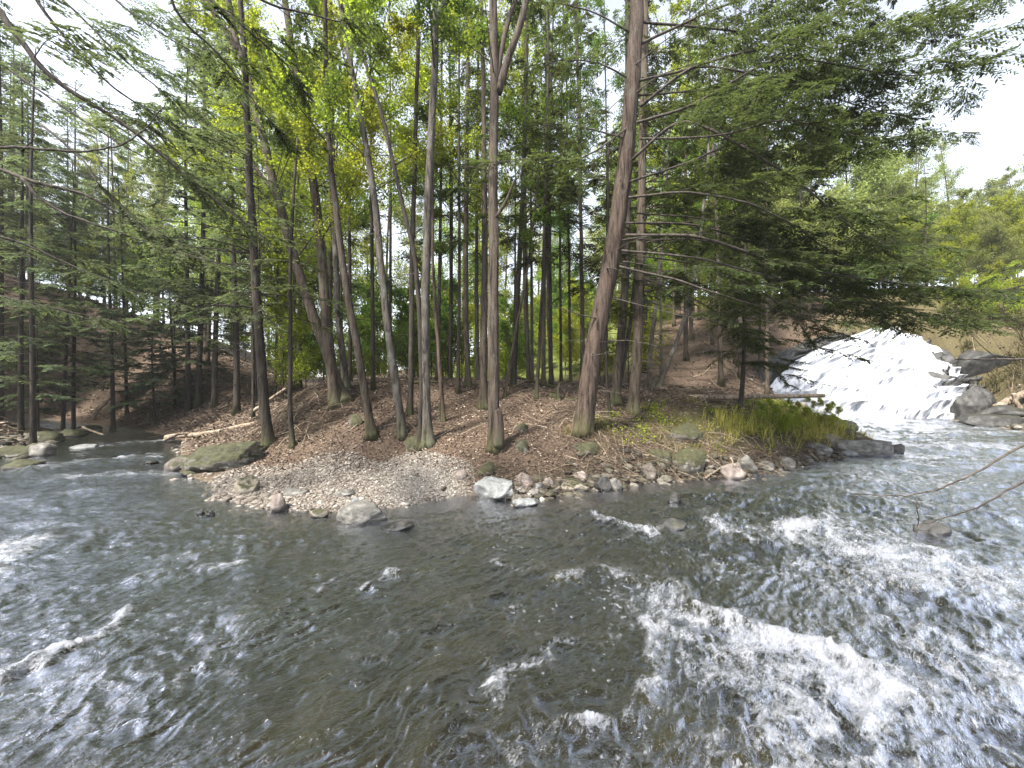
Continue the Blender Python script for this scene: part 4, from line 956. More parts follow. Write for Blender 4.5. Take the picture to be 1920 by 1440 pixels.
isl('broadleaf_tree', 'central ridged grey brown trunk with a broken stub low on its right, forking high up', [(926, 842), (926, 760), (925, 640), (926, 520), (925, 420), (924, 300), (928, 170), (925, 60), (924, -50)], 8.6, 28, 12.5, 'bark_ridged', [bc(n_limb=9, lo=.62, Lm=2.2, nl=130, leaf=.065)], 'green', dict(z0=5, z1=8, n=4, Lm=.8), seed=15, rough=.10, k=22, rtop=.62, flare=.45,
    limbs_px=[([(934, 175), (952, 110), (975, 50), (992, -20)], 15, 11, (8.6, 8.5)), ([(930, 165), (940, 90), (958, 20), (985, -40)], 11, 8, (8.6, 8.8)), ([(934, 838), (936, 800), (934, 775), (931, 768)], 22, 13, (8.52, 8.5)), ([(930, 408), (948, 380), (962, 345), (968, 335)], 7, 3, (8.55, 8.3))])
isl('hemlock_tree', 'dark trunk right of the central tree with a flared foot', [(962, 724), (968, 600), (975, 470), (983, 300), (988, 100)], 13.6, 15, 16, 'bark_dark', [hc(6.8, 16, 26, 2.1, **MID)], 'hem_dark', dict(z0=3, z1=8, n=16, Lm=1.1), seed=16)
isl('broadleaf_sapling', 'thin stem leaning across the dark trunk right of the central tree', [(945, 748), (956, 680), (975, 580), (990, 500), (1003, 400)], 12.3, 8, 9, 'bark_brown', [bc(n_limb=6, lo=.55, Lm=1.3, nl=130, leaf=.065)], 'green', dict(z0=3, z1=7, n=5, Lm=.6), seed=17)
isl('broadleaf_tree', 'pale greenish far trunk rising out of the bright clearing', [(994, 700), (986, 600), (983, 480), (982, 300)], 19, 12, 15, 'bark_grey', [bc(n_limb=10, lo=.5, Lm=2.5, nl=130, leaf=.065)], 'lime', seed=18)
isl('hemlock_tree', 'slender dark pole trunk standing forward on the path right of the central tree', [(1005, 750), (1012, 640), (1019, 500), (1024, 330), (1028, 120)], 12.0, 10, 13, 'bark_dark', [hc(5.8, 13, 24, 1.7, **MID)], 'hem_dark', dict(z0=2.5, z1=7, n=14, Lm=.8), seed=19)
isl('hemlock_tree', 'left one of two straight trunks side by side right of the slender pole', [(1019, 718), (1020, 560), (1022, 380), (1024, 150)], 15, 11, 16, 'bark_brown', [hc(7, 16, 26, 2.0, **MID)], 'hem_dark', dict(z0=3, z1=8, n=10, Lm=.9), seed=20)
isl('hemlock_tree', 'right one of two straight trunks side by side, flared at the foot', [(1034, 716), (1029, 600), (1027, 450), (1030, 200)], 15.4, 12, 16, 'bark_brown', [hc(7, 16, 26, 2.0, **MID)], 'hem_dark', dict(z0=3, z1=8, n=10, Lm=.9), seed=21)
isl('broadleaf_tree', 'very thin dark pole trunk in front of the bright green clearing', [(1070, 714), (1068, 600), (1067, 480), (1064, 300), (1062, 120)], 15.5, 8, 15, 'bark_dark', [bc(n_limb=9, lo=.5, Lm=1.8, nl=130, leaf=.065)], 'green', dict(z0=4, z1=8, n=8, Lm=.6), seed=22)
isl('hemlock_tree', 'slim twin stemmed trunk at the right of the bright clearing, left of the biggest trunk', [(1094, 735), (1092, 600), (1090, 480), (1087, 300), (1082, 80)], 13.8, 12, 16, 'bark_brown', [hc(6, 16, 28, 2.1, **MID)], 'hem_dark', dict(z0=3, z1=8, n=14, Lm=.9), seed=23)
isl('hemlock_sapling', 'thin dark stem between the biggest trunk and the two trunks behind it', [(1145, 785), (1138, 720), (1134, 640), (1138, 540), (1140, 400)], 10.9, 9, 8.5, 'bark_dark', [hc(4.5, 8.5, 12, 1.2, **MID)], 'hem_dark', dict(z0=2, z1=5, n=10, Lm=.7), seed=24)
isl('hemlock_tree', 'dark slanting trunk just right of the biggest trunk', [(1152, 768), (1160, 680), (1170, 570), (1177, 440), (1176, 250), (1178, 60)], 12.2, 23, 15, 'bark_dark', [hc(5, 15, 34, 2.6, az=RIGHT+.6, spread=1.3, **MID)], 'hem_dark', dict(z0=2.5, z1=7, n=18, Lm=1.3), seed=25)
isl('broadleaf_sapling', 'pale thin trunk leaning right, crossing low behind the biggest trunk', [(1155, 768), (1166, 700), (1180, 620), (1192, 520), (1200, 400)], 12.6, 13, 9, 'bark_grey', [bc(n_limb=6, lo=.6, Lm=1.3, nl=130, leaf=.065)], 'green', dict(z0=3, z1=6, n=6, Lm=.7), seed=26)
isl('hemlock_tree', 'straight brown trunk with dead side twigs, rightmost of the cluster around the biggest trunk', [(1186, 780), (1194, 680), (1199, 560), (1203, 380), (1206, 200), (1210, 40)], 11.5, 27, 15, 'bark_brown', [hc(4.6, 15, 44, 3.3, az=RIGHT+.4, spread=1.0, bare=.3)], 'hem_dark', [dict(z0=1.8, z1=5.5, n=26, Lm=1.4, az=RIGHT, spread=1.0)], seed=27)
isl('broadleaf_tree', 'pale slim trunk leaning right in front of the brown slope', [(1220, 752), (1216, 690), (1226, 600), (1240, 480), (1250, 330)], 15.5, 12, 12, 'bark_grey', [bc(n_limb=9, lo=.5, Lm=2.0, nl=130, leaf=.065)], 'green', dict(z0=3, z1=7, n=8, Lm=.9), seed=28)
isl('broadleaf_tree', 'pale trunk slanting strongly to the right above the fallen log', [(1230, 752), (1250, 690), (1275, 625), (1300, 540), (1315, 430)], 16.2, 12, 12, 'bark_grey', [bc(n_limb=9, lo=.5, Lm=2.0, nl=130, leaf=.065)], 'green', dict(z0=3, z1=7, n=8, Lm=.9), seed=29)
isl('hemlock_sapling', 'young hemlock with drooping green sprays standing in the grass by the fallen log', [(1386, 790), (1392, 730), (1395, 660), (1396, 600), (1398, 520)], 13.6, 12, 6.5, 'bark_dark', [hc(2.6, 6.6, 34, 1.7, bare=.1)], 'hem_dark', dict(z0=1.3, z1=3, n=8, Lm=.6), seed=30)

# ---- the biggest trunk: an old hemlock whose limbs sweep out over the stream
def big_extra(gw, gb, gl, pts, rng):
    def limb(px, r0, r1, bare=.2, comp=True, fol=True, **kw):
        q = np.array([P(a, b_, d_) for a, b_, d_ in px])
        ss_ = np.linspace(0, len(q)-1, len(q)*5); q2 = np.stack([np.interp(ss_, np.arange(len(q)), q[:, c]) for c in range(3)], 1)
        for _ in range(3): q2[1:-1] = (q2[:-2]+2*q2[1:-1]+q2[2:])/4
        q2 += np.cumsum(rng.normal(0, .006, q2.shape), 0)
        tube(gb, q2, np.linspace(r0*.75, r1*.8, len(q2)), 7)
        if fol:
            foliage(gb, gl, q2, rng, bare*.7, comp, r0*.6, **dict(dict(dens=1.55, ls=.9, wd=.88), **kw))
    # upper sweep against the sky
    limb([(1200, 200, 9.2), (1290, 125, 8.8), (1400, 95, 8.4), (1500, 75, 8.0), (1580, 10, 7.6), (1640, -60, 7.4)], .05, .012, .2)
    limb([(1195, 230, 9.2), (1300, 200, 8.6), (1450, 105, 8.2), (1560, 120, 8.0), (1700, 150, 7.8), (1860, 115, 7.6)], .045, .008, .25)
    limb([(1200, 150, 9.2), (1330, 120, 9.0), (1480, 160, 8.8), (1600, 200, 8.6), (1720, 230, 8.4)], .04, .008, .25)
    limb([(1185, 300, 9.2), (1280, 215, 8.7), (1420, 290, 8.2), (1520, 360, 7.9), (1600, 430, 7.6), (1680, 490, 7.4)], .05, .010, .35)
    limb([(1190, 90, 9.3), (1330, 20, 9.2), (1460, -20, 9), (1600, -60, 8.8)], .045, .01, .2)
    limb([(1195, 40, 9.3), (1400, 60, 9.6), (1560, 100, 9.8), (1700, 60, 10), (1800, 10, 10)], .04, .008, .25)
    limb([(1180, 340, 9.2), (1300, 300, 9.4), (1430, 240, 9.6), (1560, 250, 9.8), (1700, 270, 10)], .04, .008, .2)
    limb([(1178, 370, 9.1), (1290, 360, 8.6), (1400, 380, 8.2), (1500, 430, 8.0), (1580, 500, 7.8)], .04, .008, .25)
    limb([(1200, 260, 9.2), (1340, 260, 8.2), (1470, 220, 7.4), (1620, 260, 7.0)], .035, .008, .3)
    limb([(1185, 180, 9.2), (1320, 170, 10), (1450, 180, 10.6), (1580, 150, 11)], .035, .008, .2)
    # middle and lower limbs hanging in front of the fall
    limb([(1172, 440, 9.2), (1310, 440, 8.7), (1450, 490, 8.2), (1560, 515, 7.9), (1640, 525, 7.6), (1740, 540, 7.3), (1830, 546, 7.1)], .045, .007, .35)
    limb([(1160, 500, 9.2), (1260, 520, 8.9), (1380, 560, 8.6), (1480, 590, 8.4), (1600, 610, 8.2)], .04, .008, .2, dens=1.2)
    limb([(1165, 470, 9.2), (1290, 480, 9.0), (1440, 520, 8.8), (1580, 570, 8.6), (1700, 600, 8.5), (1790, 612, 8.4)], .04, .008, .3, dens=1.2)
    limb([(1170, 420, 9.2), (1300, 420, 9.6), (1450, 470, 9.8), (1580, 540, 9.9), (1680, 590, 9.9)], .04, .008, .2, dens=1.2)
    limb([(1205, 480, 11), (1330, 500, 10.6), (1430, 550, 10.3), (1500, 610, 10.1), (1530, 660, 10)], .035, .007, .2, dens=1.2)
    limb([(1205, 520, 11), (1310, 560, 10.8), (1400, 620, 10.6), (1450, 680, 10.5), (1480, 720, 10.4)], .03, .006, .25, dens=1.2)
    limb([(1195, 450, 10), (1330, 450, 9.8), (1470, 500, 9.5), (1600, 560, 9.3), (1650, 600, 9.2)], .03, .006, .3, dens=1.2)
    limb([(1195, 400, 10), (1330, 410, 9.8), (1450, 440, 9.5), (1550, 480, 9.3), (1650, 560, 9.2), (1740, 620, 9.1)], .03, .006, .3, dens=1.2)
    limb([(1200, 560, 10.5), (1300, 590, 10.2), (1380, 620, 10), (1430, 650, 9.9)], .02, .005, .4)
    # to the left, in front of the middle trunks
    limb([(1180, 235, 9.2), (1140, 270, 9.0), (1090, 300, 8.8), (1040, 300, 8.7), (1000, 298, 8.6), (950, 305, 8.5), (900, 310, 8.5)], .03, .006, .35, comp=False, dens=1.2)
    limb([(1185, 150, 9.3), (1120, 120, 9.1), (1050, 110, 9), (980, 130, 9)], .03, .006, .3, comp=False, dens=1.2)
    limb([(1175, 260, 9.2), (1110, 240, 9.3), (1040, 230, 9.4), (980, 240, 9.5)], .03, .006, .3, comp=False, dens=1.2)
    limb([(1180, 60, 9.3), (1110, 20, 9.2), (1030, 0, 9.1), (960, 10, 9.1)], .03, .006, .3, comp=True)
    # dead lower limbs, pale and bare
    for px in ([(1130, 600, 9.2), (1090, 590, 9.0), (1060, 580, 8.9), (1032, 570, 8.85)], [(1140, 640, 9.3), (1180, 640, 9.2), (1240, 652, 9.1)], [(1158, 490, 9.3), (1190, 492, 9.2), (1230, 498, 9.1)],
               [(1150, 520, 9.2), (1135, 500, 9.0), (1150, 502, 8.9), (1170, 515, 8.9)], [(1150, 560, 9.2), (1200, 570, 9.0), (1270, 590, 8.9), (1330, 600, 8.8)], [(1180, 130, 9.2), (1225, 95, 9), (1270, 60, 8.9), (1300, 40, 8.8)],
               [(1185, 180, 9.2), (1230, 145, 9), (1290, 125, 8.9), (1340, 118, 8.9)], [(1120, 655, 9.2), (1105, 665, 9), (1125, 662, 8.9), (1150, 655, 8.9)], [(1160, 450, 9.2), (1230, 440, 9), (1310, 438, 8.8), (1400, 450, 8.6)]):
        limb(px, .022, .006, fol=False)
isl('hemlock_tree', 'biggest trunk, shaggy red brown and leaning right, with dark sprays sweeping over the stream', [(1092, 808), (1100, 740), (1113, 660), (1128, 580), (1148, 480), (1160, 400), (1175, 290), (1184, 180), (1192, 60), (1196, -40)], 9.3, 45, 14, 'bark_red', None, 'hem_dark',
    [dict(z0=2, z1=9, n=26, Lm=1.0, r=.012, az=RIGHT, spread=1.4)], rtop=.56, seed=40, rough=.13, k=36, flare=.32, extra=big_extra, jig=.02)

# ---- limbs hanging in from trees outside the picture
def hanging(label, paths, leafm, seed, bark='limb', **kw):
    rng = np.random.default_rng(seed); gw, gl = Geo(), Geo()
    for px, r0, r1, bare, comp in paths:
        q = np.array([P(a, b_, d_) for a, b_, d_ in px])
        ss_ = np.linspace(0, len(q)-1, len(q)*6); q2 = np.stack([np.interp(ss_, np.arange(len(q)), q[:, c]) for c in range(3)], 1)
        for _ in range(4): q2[1:-1] = (q2[:-2]+2*q2[1:-1]+q2[2:])/4
        q2 += np.cumsum(rng.normal(0, .004, q2.shape), 0)
        tube(gw, q2, np.linspace(r0, r1, len(q2)), 7)
        if bare < 1: foliage(gw, gl, q2, rng, bare, comp, r0*.7, **kw)
        if True:
            m = len(q2)//3 if bare == 1 else len(q2); p, dd = interp(q2, rng.uniform(.15, 1, m))
            e = p+unit(dd+rng.normal(0, .6, (m, 3)))*rng.uniform(.04, .22, (m, 1)); sticks(gw, p, e, r1*.5, r1*.2)
    base = P(*paths[0][0][0]); root = thing('overhanging_branch', label, 'branch', base)
    obj('limb', gw.mesh('limb', M[bark], origin=base), root)
    if gl.n: obj('needles', gl.mesh('needles', M[leafm], False, origin=base), root)
NR = dict(dens=1.7, ls=.52, n3c=26, wd=.85)
hanging('long straight hemlock limb slanting down right from the upper left corner', [([(-40, -30, 4.2), (0, 22, 4.2), (80, 130, 4.3), (170, 192, 4.4), (240, 238, 4.5), (330, 320, 4.7), (420, 392, 4.9), (500, 450, 5.1)], .034, .006, .2, True)], 'hem_grey', 201, **NR)
hanging('thinner hemlock limb fanning down right beside the long straight one', [([(40, -60, 4.6), (70, 10, 4.6), (130, 85, 4.7), (200, 160, 4.9), (290, 220, 5.1), (400, 300, 5.4)], .022, .004, .1, True)], 'hem_grey', 202, **NR)
hanging('dark bare limb curving upward at its end, entering from the left edge', [([(-60, 272, 3.4), (0, 278, 3.4), (80, 286, 3.4), (160, 290, 3.4), (235, 285, 3.4), (285, 250, 3.4), (315, 205, 3.4)], .014, .003, 1, False), ([(40, 284, 3.4), (62, 262, 3.4), (70, 240, 3.4)], .007, .002, 1, False), ([(180, 290, 3.4), (192, 315, 3.4), (196, 320, 3.4), (215, 335, 3.4)], .005, .002, 1, False)], 'hem_grey', 203)
hanging('dark forked limb drooping right from the middle of the left edge', [([(-60, 300, 3.6), (0, 318, 3.6), (60, 340, 3.6), (150, 360, 3.7), (215, 400, 3.8), (290, 445, 4.0), (400, 500, 4.2)], .020, .005, .55, True), ([(40, 335, 3.6), (75, 375, 3.6), (105, 395, 3.6), (165, 420, 3.6), (230, 440, 3.7), (330, 470, 3.8), (440, 500, 3.9)], .013, .004, .7, False), ([(75, 235, 3.7), (125, 275, 3.7), (160, 310, 3.7), (185, 350, 3.7), (240, 410, 3.8), (330, 470, 3.9)], .012, .003, .5, False)], 'hem_grey', 204, **NR)
hanging('spray heavy hemlock limbs crossing the top of the picture at the upper left', [([(330, -80, 4.6), (400, 10, 4.7), (470, 60, 4.8), (540, 120, 5.0), (590, 200, 5.2)], .022, .004, .05, True), ([(300, -60, 4.4), (330, 30, 4.5), (420, 110, 4.8), (480, 200, 5.0), (560, 290, 5.2)], .018, .003, .1, True), ([(380, -60, 5.0), (500, 10, 5.2), (620, 40, 5.4), (700, 60, 5.6)], .02, .004, .1, True)], 'hem_dark', 205, **NR)
hanging('feathery hemlock limbs with many bare twigs against the white sky at the upper left', [([(60, -60, 6.2), (150, 30, 6.3), (230, 110, 6.4), (310, 170, 6.6), (400, 215, 6.8)], .02, .004, .05, True), ([(150, -60, 6.6), (240, 20, 6.7), (330, 80, 6.8), (430, 130, 7.0)], .02, .004, .05, True), ([(-40, 90, 6.0), (70, 170, 6.0), (170, 240, 6.1), (270, 300, 6.2), (360, 340, 6.3)], .02, .004, .1, True)], 'hem_grey', 211, dens=1.5, ls=.6, n3c=22, wd=.85)
hanging('low hanging spray of hemlock reaching in at the left above the stream bank', [([(-80, 430, 5.6), (20, 450, 5.8), (120, 490, 6.0), (220, 540, 6.3), (300, 560, 6.5)], .022, .004, .1, True), ([(-80, 540, 6.2), (20, 560, 6.3), (140, 590, 6.5), (240, 610, 6.7)], .02, .004, .1, True)], 'hem_grey', 206, **NR)
hanging('bare dark twig curving down from the right edge over the rapids', [([(1980, 790, 2.6), (1920, 836, 2.6), (1850, 885, 2.6), (1780, 922, 2.6), (1710, 938, 2.6), (1650, 936, 2.6), (1590, 938, 2.6)], .0085, .0022, 1, False), ([(1718, 937, 2.6), (1720, 975, 2.6), (1716, 1010, 2.6)], .004, .0015, 1, False)], 'hem_grey', 207)
hanging('lower bare twig entering from the right edge under the curving one', [([(1980, 860, 2.5), (1920, 898, 2.5), (1850, 935, 2.5), (1790, 962, 2.5), (1730, 984, 2.5)], .008, .0025, 1, False)], 'hem_grey', 208)
hanging('thin bare limb crossing in front of the right slope beside the fall', [([(1990, 670, 9.0), (1920, 672, 9.0), (1850, 672, 9.0), (1790, 672, 9.0)], .03, .012, 1, False), ([(1870, 672, 9.0), (1840, 650, 9.0), (1805, 615, 9.0)], .012, .005, 1, False)], 'hem_grey', 209)
hanging('dark hemlock bough hanging in at the right edge above the slope', [([(2010, 520, 11.5), (1940, 530, 11.3), (1880, 545, 11.1), (1820, 560, 11)], .03, .006, .1, True), ([(2010, 470, 11.5), (1950, 490, 11.3), (1890, 505, 11.1)], .03, .006, .1, True)], 'hem_dark', 210)

# ---- template trees, then copies of them for the banks, the slopes and the woods behind
def template(name, label, group, H, r0, bark, crown, leafm, dead, seed, lean=0.0, rtop=.2):
    rng = np.random.default_rng(seed)
    s = np.linspace(0, 1, 30); z = s*H-.15
    pts = np.stack([lean*H*s**1.3+.12*np.sin(s*5+seed)*s, .10*np.sin(s*4+seed*2)*s, z], 1)
    r = build_tree(name, label, pts, s, r0, rtop, bark, rng, 9, .5, 0, crown, leafm, dead, None, group)
    r['used'] = 0
    return r
def put(tmpl, x, y, label, group, rng, sc=1.0, rz=None, z=None):
    zz = tz(x, y) if z is None else z
    rz = rng.uniform(0, 6.28) if rz is None else rz
    if not tmpl['used']:
        tmpl['used'] = 1; tmpl.location = (x, y, zz); tmpl.rotation_euler = (0, 0, rz); tmpl.scale = (sc,)*3
        if label: tmpl['label'] = label
        if group: tmpl['group'] = group
        elif 'group' in tmpl: del tmpl['group']
        return tmpl
    r = copy_tree(tmpl, (x, y, zz), rz, sc, label, group)
    if not group and 'group' in r: del r['group']
    return r
GB = 'hemlocks crowding the left bank'
LB = 'dark hemlock trunk with layered grey green sprays, crowded on the slope of the left bank'
TL = [template('hemlock_tree', LB, GB, 19, .12, 'bark_dark', [hc(2.7+k*.5, 18.6, 54, 3.3, bare=.2, lowL=.6, **FAR)], 'hem_grey', dict(z0=1, z1=4, n=12, Lm=1.1), 300+k, lean=.02*k) for k in range(3)]
TB = [template('hemlock_tree', '', '', 22, .125, 'bark_brown', [hc(5.0+k, 21.6, 60, 2.7, bare=.2, **FAR)], 'hem_dark', dict(z0=2, z1=7, n=16, Lm=1.1), 310+k, lean=.015*k) for k in range(3)]
TG = [template('broadleaf_tree', '', '', 19, .14, 'bark_brown', [bc(n_limb=34, lo=.18, Lm=3.6, nl=90, leaf=.115, spread=.6)], lm, None, 320+k, lean=.03*(k-1)) for k, lm in enumerate(['lime', 'lime', 'green', 'pale', 'rust', 'pale'])]
SH = [template('shrub', '', '', 4.5, .03, 'bark_brown', [bc(n_limb=26, lo=.10, Lm=2.0, nl=60, leaf=.10, spread=.6)], lm, None, 340+k) for k, lm in enumerate(['lime', 'green'])]
for r in SH: r['category'] = 'shrub'

TY = [template('hemlock_sapling', '', '', 7.5, .06, 'bark_dark', [hc(1.0, 7.4, 46, 2.1, bare=.1, **FAR)], 'hem_grey', None, 350+k, lean=.03*k) for k in range(2)]
TR = [template('broadleaf_tree', '', '', 15, .16, 'bark_brown', [bc(n_limb=46, lo=.2, Lm=5.0, nl=60, leaf=.20, spread=.5)], lm, None, 360+k, lean=.02) for k, lm in enumerate(['pale', 'lime', 'pale', 'rust'])]
TP = [template('broadleaf_tree', '', '', 17, .065, 'bark_dark' if k else 'bark_grey', [bc(n_limb=22, lo=.34, Lm=2.2, nl=110, leaf=.07, spread=.55)], ['lime', 'green', 'lime'][k], dict(z0=2, z1=6, n=8, Lm=.8), 370+k, lean=.02*(k-1)) for k in range(3)]
rng = np.random.default_rng(55)
placed = [(P(a, 700, d)[0], d) for a, d in ((504, 10.1), (640, 11.5), (700, 9.5), (760, 9.6), (800, 9), (905, 11.6), (926, 8.6), (1095, 9.3), (1186, 11.5), (1386, 13.6), (1220, 15.5), (1034, 15.4), (878, 13.5))]
def free(x, y, dmin): return all((x-a)**2+(y-b)**2 > dmin*dmin for a, b in placed)
# measured trunks on the left bank, each with its own words
for px, d, sc, t, lab in [(62, 13.4, .72, 0, 'left bank hemlock standing right on the waterline beside the green mossy boulder'), (40, 14.5, .72, 1, 'left bank hemlock leaning right, just behind the one on the waterline'),
                         (118, 17.5, .62, 2, 'hemlock trunk in the close pair behind the brown mossy ledge, thinner one'), (138, 18.0, .66, 0, 'hemlock trunk in the close pair behind the brown mossy ledge, thicker one'),
                         (212, 17.4, .7, 1, 'stout leaning hemlock with a pale broken pole against it beside the left stream'), (238, 20.5, .66, 2, 'hemlock behind the stout leaning one at the bend of the left stream'),
                         (352, 18.5, .95, 0, 'hemlock leaning left at the far end of the left stream, first of three'), (372, 18.8, 1.1, 2, 'thick hemlock between the leaning one and the straight one where the left stream ends'), (402, 18.0, 1.0, 1, 'straight hemlock right of the thick one, above the driftwood logs')]:
    x = (px-CX)/FPX*d; y = d
    put(TL[t], x, y, lab, None, rng, sc); placed.append((x, y))
n_l = 0
for _ in range(6000):
    if n_l >= 34: break
    d = 14.5*(46/14.5)**rng.random(); px = rng.uniform(-420, 470); x = (px-CX)/FPX*d
    sd_ = float(sd_water(np.array([x]), np.array([d]))[0])
    if sd_ < .7 or not free(x, d, 1.5+d*.02): continue
    if 90 < px < 330 and d < 34: continue
    placed.append((x, d)); n_l += 1
    put(TL[rng.integers(3)], x, d, LB, GB, rng, rng.uniform(.75, 1.2))
n_l = 0
for _ in range(4000):
    if n_l >= 7: break
    d = 14.5*(24/14.5)**rng.random(); px = rng.uniform(-150, 460); x = (px-CX)/FPX*d
    if float(sd_water(np.array([x]), np.array([d]))[0]) < .5 or not free(x, d, .9): continue
    placed.append((x, d)); n_l += 1
    put(TY[rng.integers(2)], x, d, 'low grey green young hemlock filling the gaps between the left bank trunks', 'young hemlocks under the left bank trees', rng, rng.uniform(.7, 1.2))
# woods behind the island
n_c = 0
for _ in range(6000):
    if n_c >= 22: break
    d = rng.uniform(12.3, 19); px = rng.uniform(430, 1250); x = (px-CX)/FPX*d
    if float(sd_water(np.array([x]), np.array([d]))[0]) < 1.5 or not free(x, d, .9): continue
    placed.append((x, d)); n_c += 1
    put(TP[rng.integers(3)], x, d, 'thin pole like young trunk in the stand on the island plateau, leafing out high up', 'thin young trunks on the island plateau', rng, rng.uniform(.8, 1.15))
n_c = 0
for _ in range(6000):
    if n_c >= 18: break
    d = 16*(40/16)**rng.random(); px = rng.uniform(430, 1440); x = (px-CX)/FPX*d
    if 640 < px < 1170 and 17 < d < 36: continue
    if float(sd_water(np.array([x]), np.array([d]))[0]) < .7 or not free(x, d, 1.5+d*.02): continue
    placed.append((x, d)); n_c += 1
    put(TB[rng.integers(3)], x, d, 'straight slender hemlock trunk in the dense stand behind the island plateau', 'hemlocks standing behind the island', rng, rng.uniform(.75, 1.1))
n_c = 0
for _ in range(6000):
    if n_c >= 46: break
    d = 20*(58/20)**rng.random(); px = rng.uniform(380, 1440); x = (px-CX)/FPX*d
    if 640 < px < 1170 and d < 30: continue
    if float(sd_water(np.array([x]), np.array([d]))[0]) < .7 or not free(x, d, 1.8): continue
    placed.append((x, d)); n_c += 1
    k = rng.choice([0, 1, 0, 1, 2, 3])
    put(TG[k], x, d, 'tree in bright young yellow green leaf in the sunlit woods behind the trunks', 'young leafed trees behind the island', rng, rng.uniform(.7, 1.2))
n_c = 0
for _ in range(6000):
    if n_c >= 50: break
    d = 17*(36/17)**rng.random(); px = rng.uniform(520, 1200); x = (px-CX)/FPX*d
    if float(sd_water(np.array([x]), np.array([d]))[0]) < 1.0 or not free(x, d, 1.0): continue
    placed.append((x, d)); n_c += 1
    put(SH[rng.choice([0, 0, 1])], x, d, 'yellow green understorey bush glowing in the clearing behind the trunks', 'understorey bushes in the clearing', rng, rng.uniform(.5, 1.1))
n_c = 0
for _ in range(3000):
    if n_c >= 24: break
    d = rng.uniform(30, 52); px = rng.uniform(880, 1230); x = (px-CX)/FPX*d
    if not free(x, d, 1.2): continue
    placed.append((x, d)); n_c += 1
    put(SH[rng.choice([0, 1, 1])], x, d, 'yellow green understorey bush glowing in the clearing behind the trunks', 'understorey bushes in the clearing', rng, rng.uniform(.8, 1.5))
# left distant woods of light leaf above the hemlocks
n_c = 0
for _ in range(6000):
    if n_c >= 34: break
    d = rng.uniform(25, 55); px = rng.uniform(-300, 480); x = (px-CX)/FPX*d
    if not free(x, d, 2.0): continue
    placed.append((x, d)); n_c += 1
    put(TG[rng.choice([2, 3, 0, 2])], x, d, 'light leafed tree high on the left slope above the hemlocks', 'light leafed trees on the left slope', rng, rng.uniform(.7, 1.05))
# the hillside right of and behind the waterfall
n_c = 0
for _ in range(6000):
    if n_c >= 85: break
    d = 29*(75/29)**rng.random(); px = rng.uniform(1230, 2350); x = (px-CX)/FPX*d
    if not free(x, d, 2.0) or (1560 < px < 1760 and d < 33): continue
    placed.append((x, d)); n_c += 1
    tm = TR[rng.choice([0, 1, 2, 2, 0])] if rng.random() < .7 else TG[rng.choice([3, 5, 1])]
    put(tm, x, d, 'pale spring leafed tree on the hillside beyond the waterfall', 'trees on the hillside beyond the waterfall', rng, rng.uniform(.6, .95))
for px, d, sc, lab in ((1425, 24.5, .7, 'hemlock on the slope just left of the waterfall, behind the sapling in the grass'), (1500, 29.5, .62, 'dark hemlock above the left shoulder of the waterfall'), (1735, 29.5, .55, 'dark hemlock above the right shoulder of the waterfall lip')):
    x = (px-CX)/FPX*d; put(TL[0], x, d, lab, None, rng, sc)
n_c = 0
for _ in range(4000):
    if n_c >= 22: break
    d = rng.uniform(24, 36); px = rng.uniform(1780, 2150); x = (px-CX)/FPX*d
    if not free(x, d, 1.4): continue
    placed.append((x, d)); n_c += 1
    put(SH[rng.choice([0, 1])], x, d, 'low green bush on the steep bank right of the waterfall', 'bushes on the bank right of the waterfall', rng, rng.uniform(.4, .8))

n_c = 0
for _ in range(4000):
    if n_c >= 16: break
    d = rng.uniform(25.5, 36); px = rng.uniform(1800, 2180); x = (px-CX)/FPX*d
    if not free(x, d, 1.8): continue
    placed.append((x, d)); n_c += 1
    put(TR[rng.choice([0, 1, 2, 0])], x, d, 'small yellow green tree on the steep slope close behind the right side of the fall', 'small trees on the slope right of the fall', rng, rng.uniform(.38, .6))

n_c = 0
for _ in range(4000):
    if n_c >= 40: break
    d = rng.uniform(27, 52); px = rng.uniform(1160, 1800); x = (px-CX)/FPX*d
    if not free(x, d, 1.2) or (1540 < px < 1780 and d < 31): continue
    placed.append((x, d)); n_c += 1
    put(SH[rng.choice([0, 1, 1])], x, d, 'leafy bush along the ridge behind the island and above the waterfall', 'bushes along the ridge above the waterfall', rng, rng.uniform(.8, 1.5))

for k in range(8):
    px = 1425+k*20+rng.uniform(-6, 6); d = rng.uniform(11.2, 14.5); x = (px-CX)/FPX*d
    if float(sd_water(np.array([x]), np.array([d]))[0]) < .3: d = 13.5; x = (px-CX)/FPX*d
    put(SH[0], x, d, 'knee high yellow green shoot in fresh leaf on the low grassy tip of the island', 'yellow green shoots on the island tip', rng, rng.uniform(.13, .24))

n_c = 0
for _ in range(4000):
    if n_c >= 34: break
    d = rng.uniform(27, 50); px = rng.uniform(-160, 560); x = (px-CX)/FPX*d
    if not free(x, d, 1.2): continue
    placed.append((x, d)); n_c += 1
    put(SH[rng.choice([0, 1, 1])], x, d, 'leafy bush on the crest of the left slope behind the hemlock trunks', 'bushes along the crest of the left slope', rng, rng.uniform(.8, 1.5))

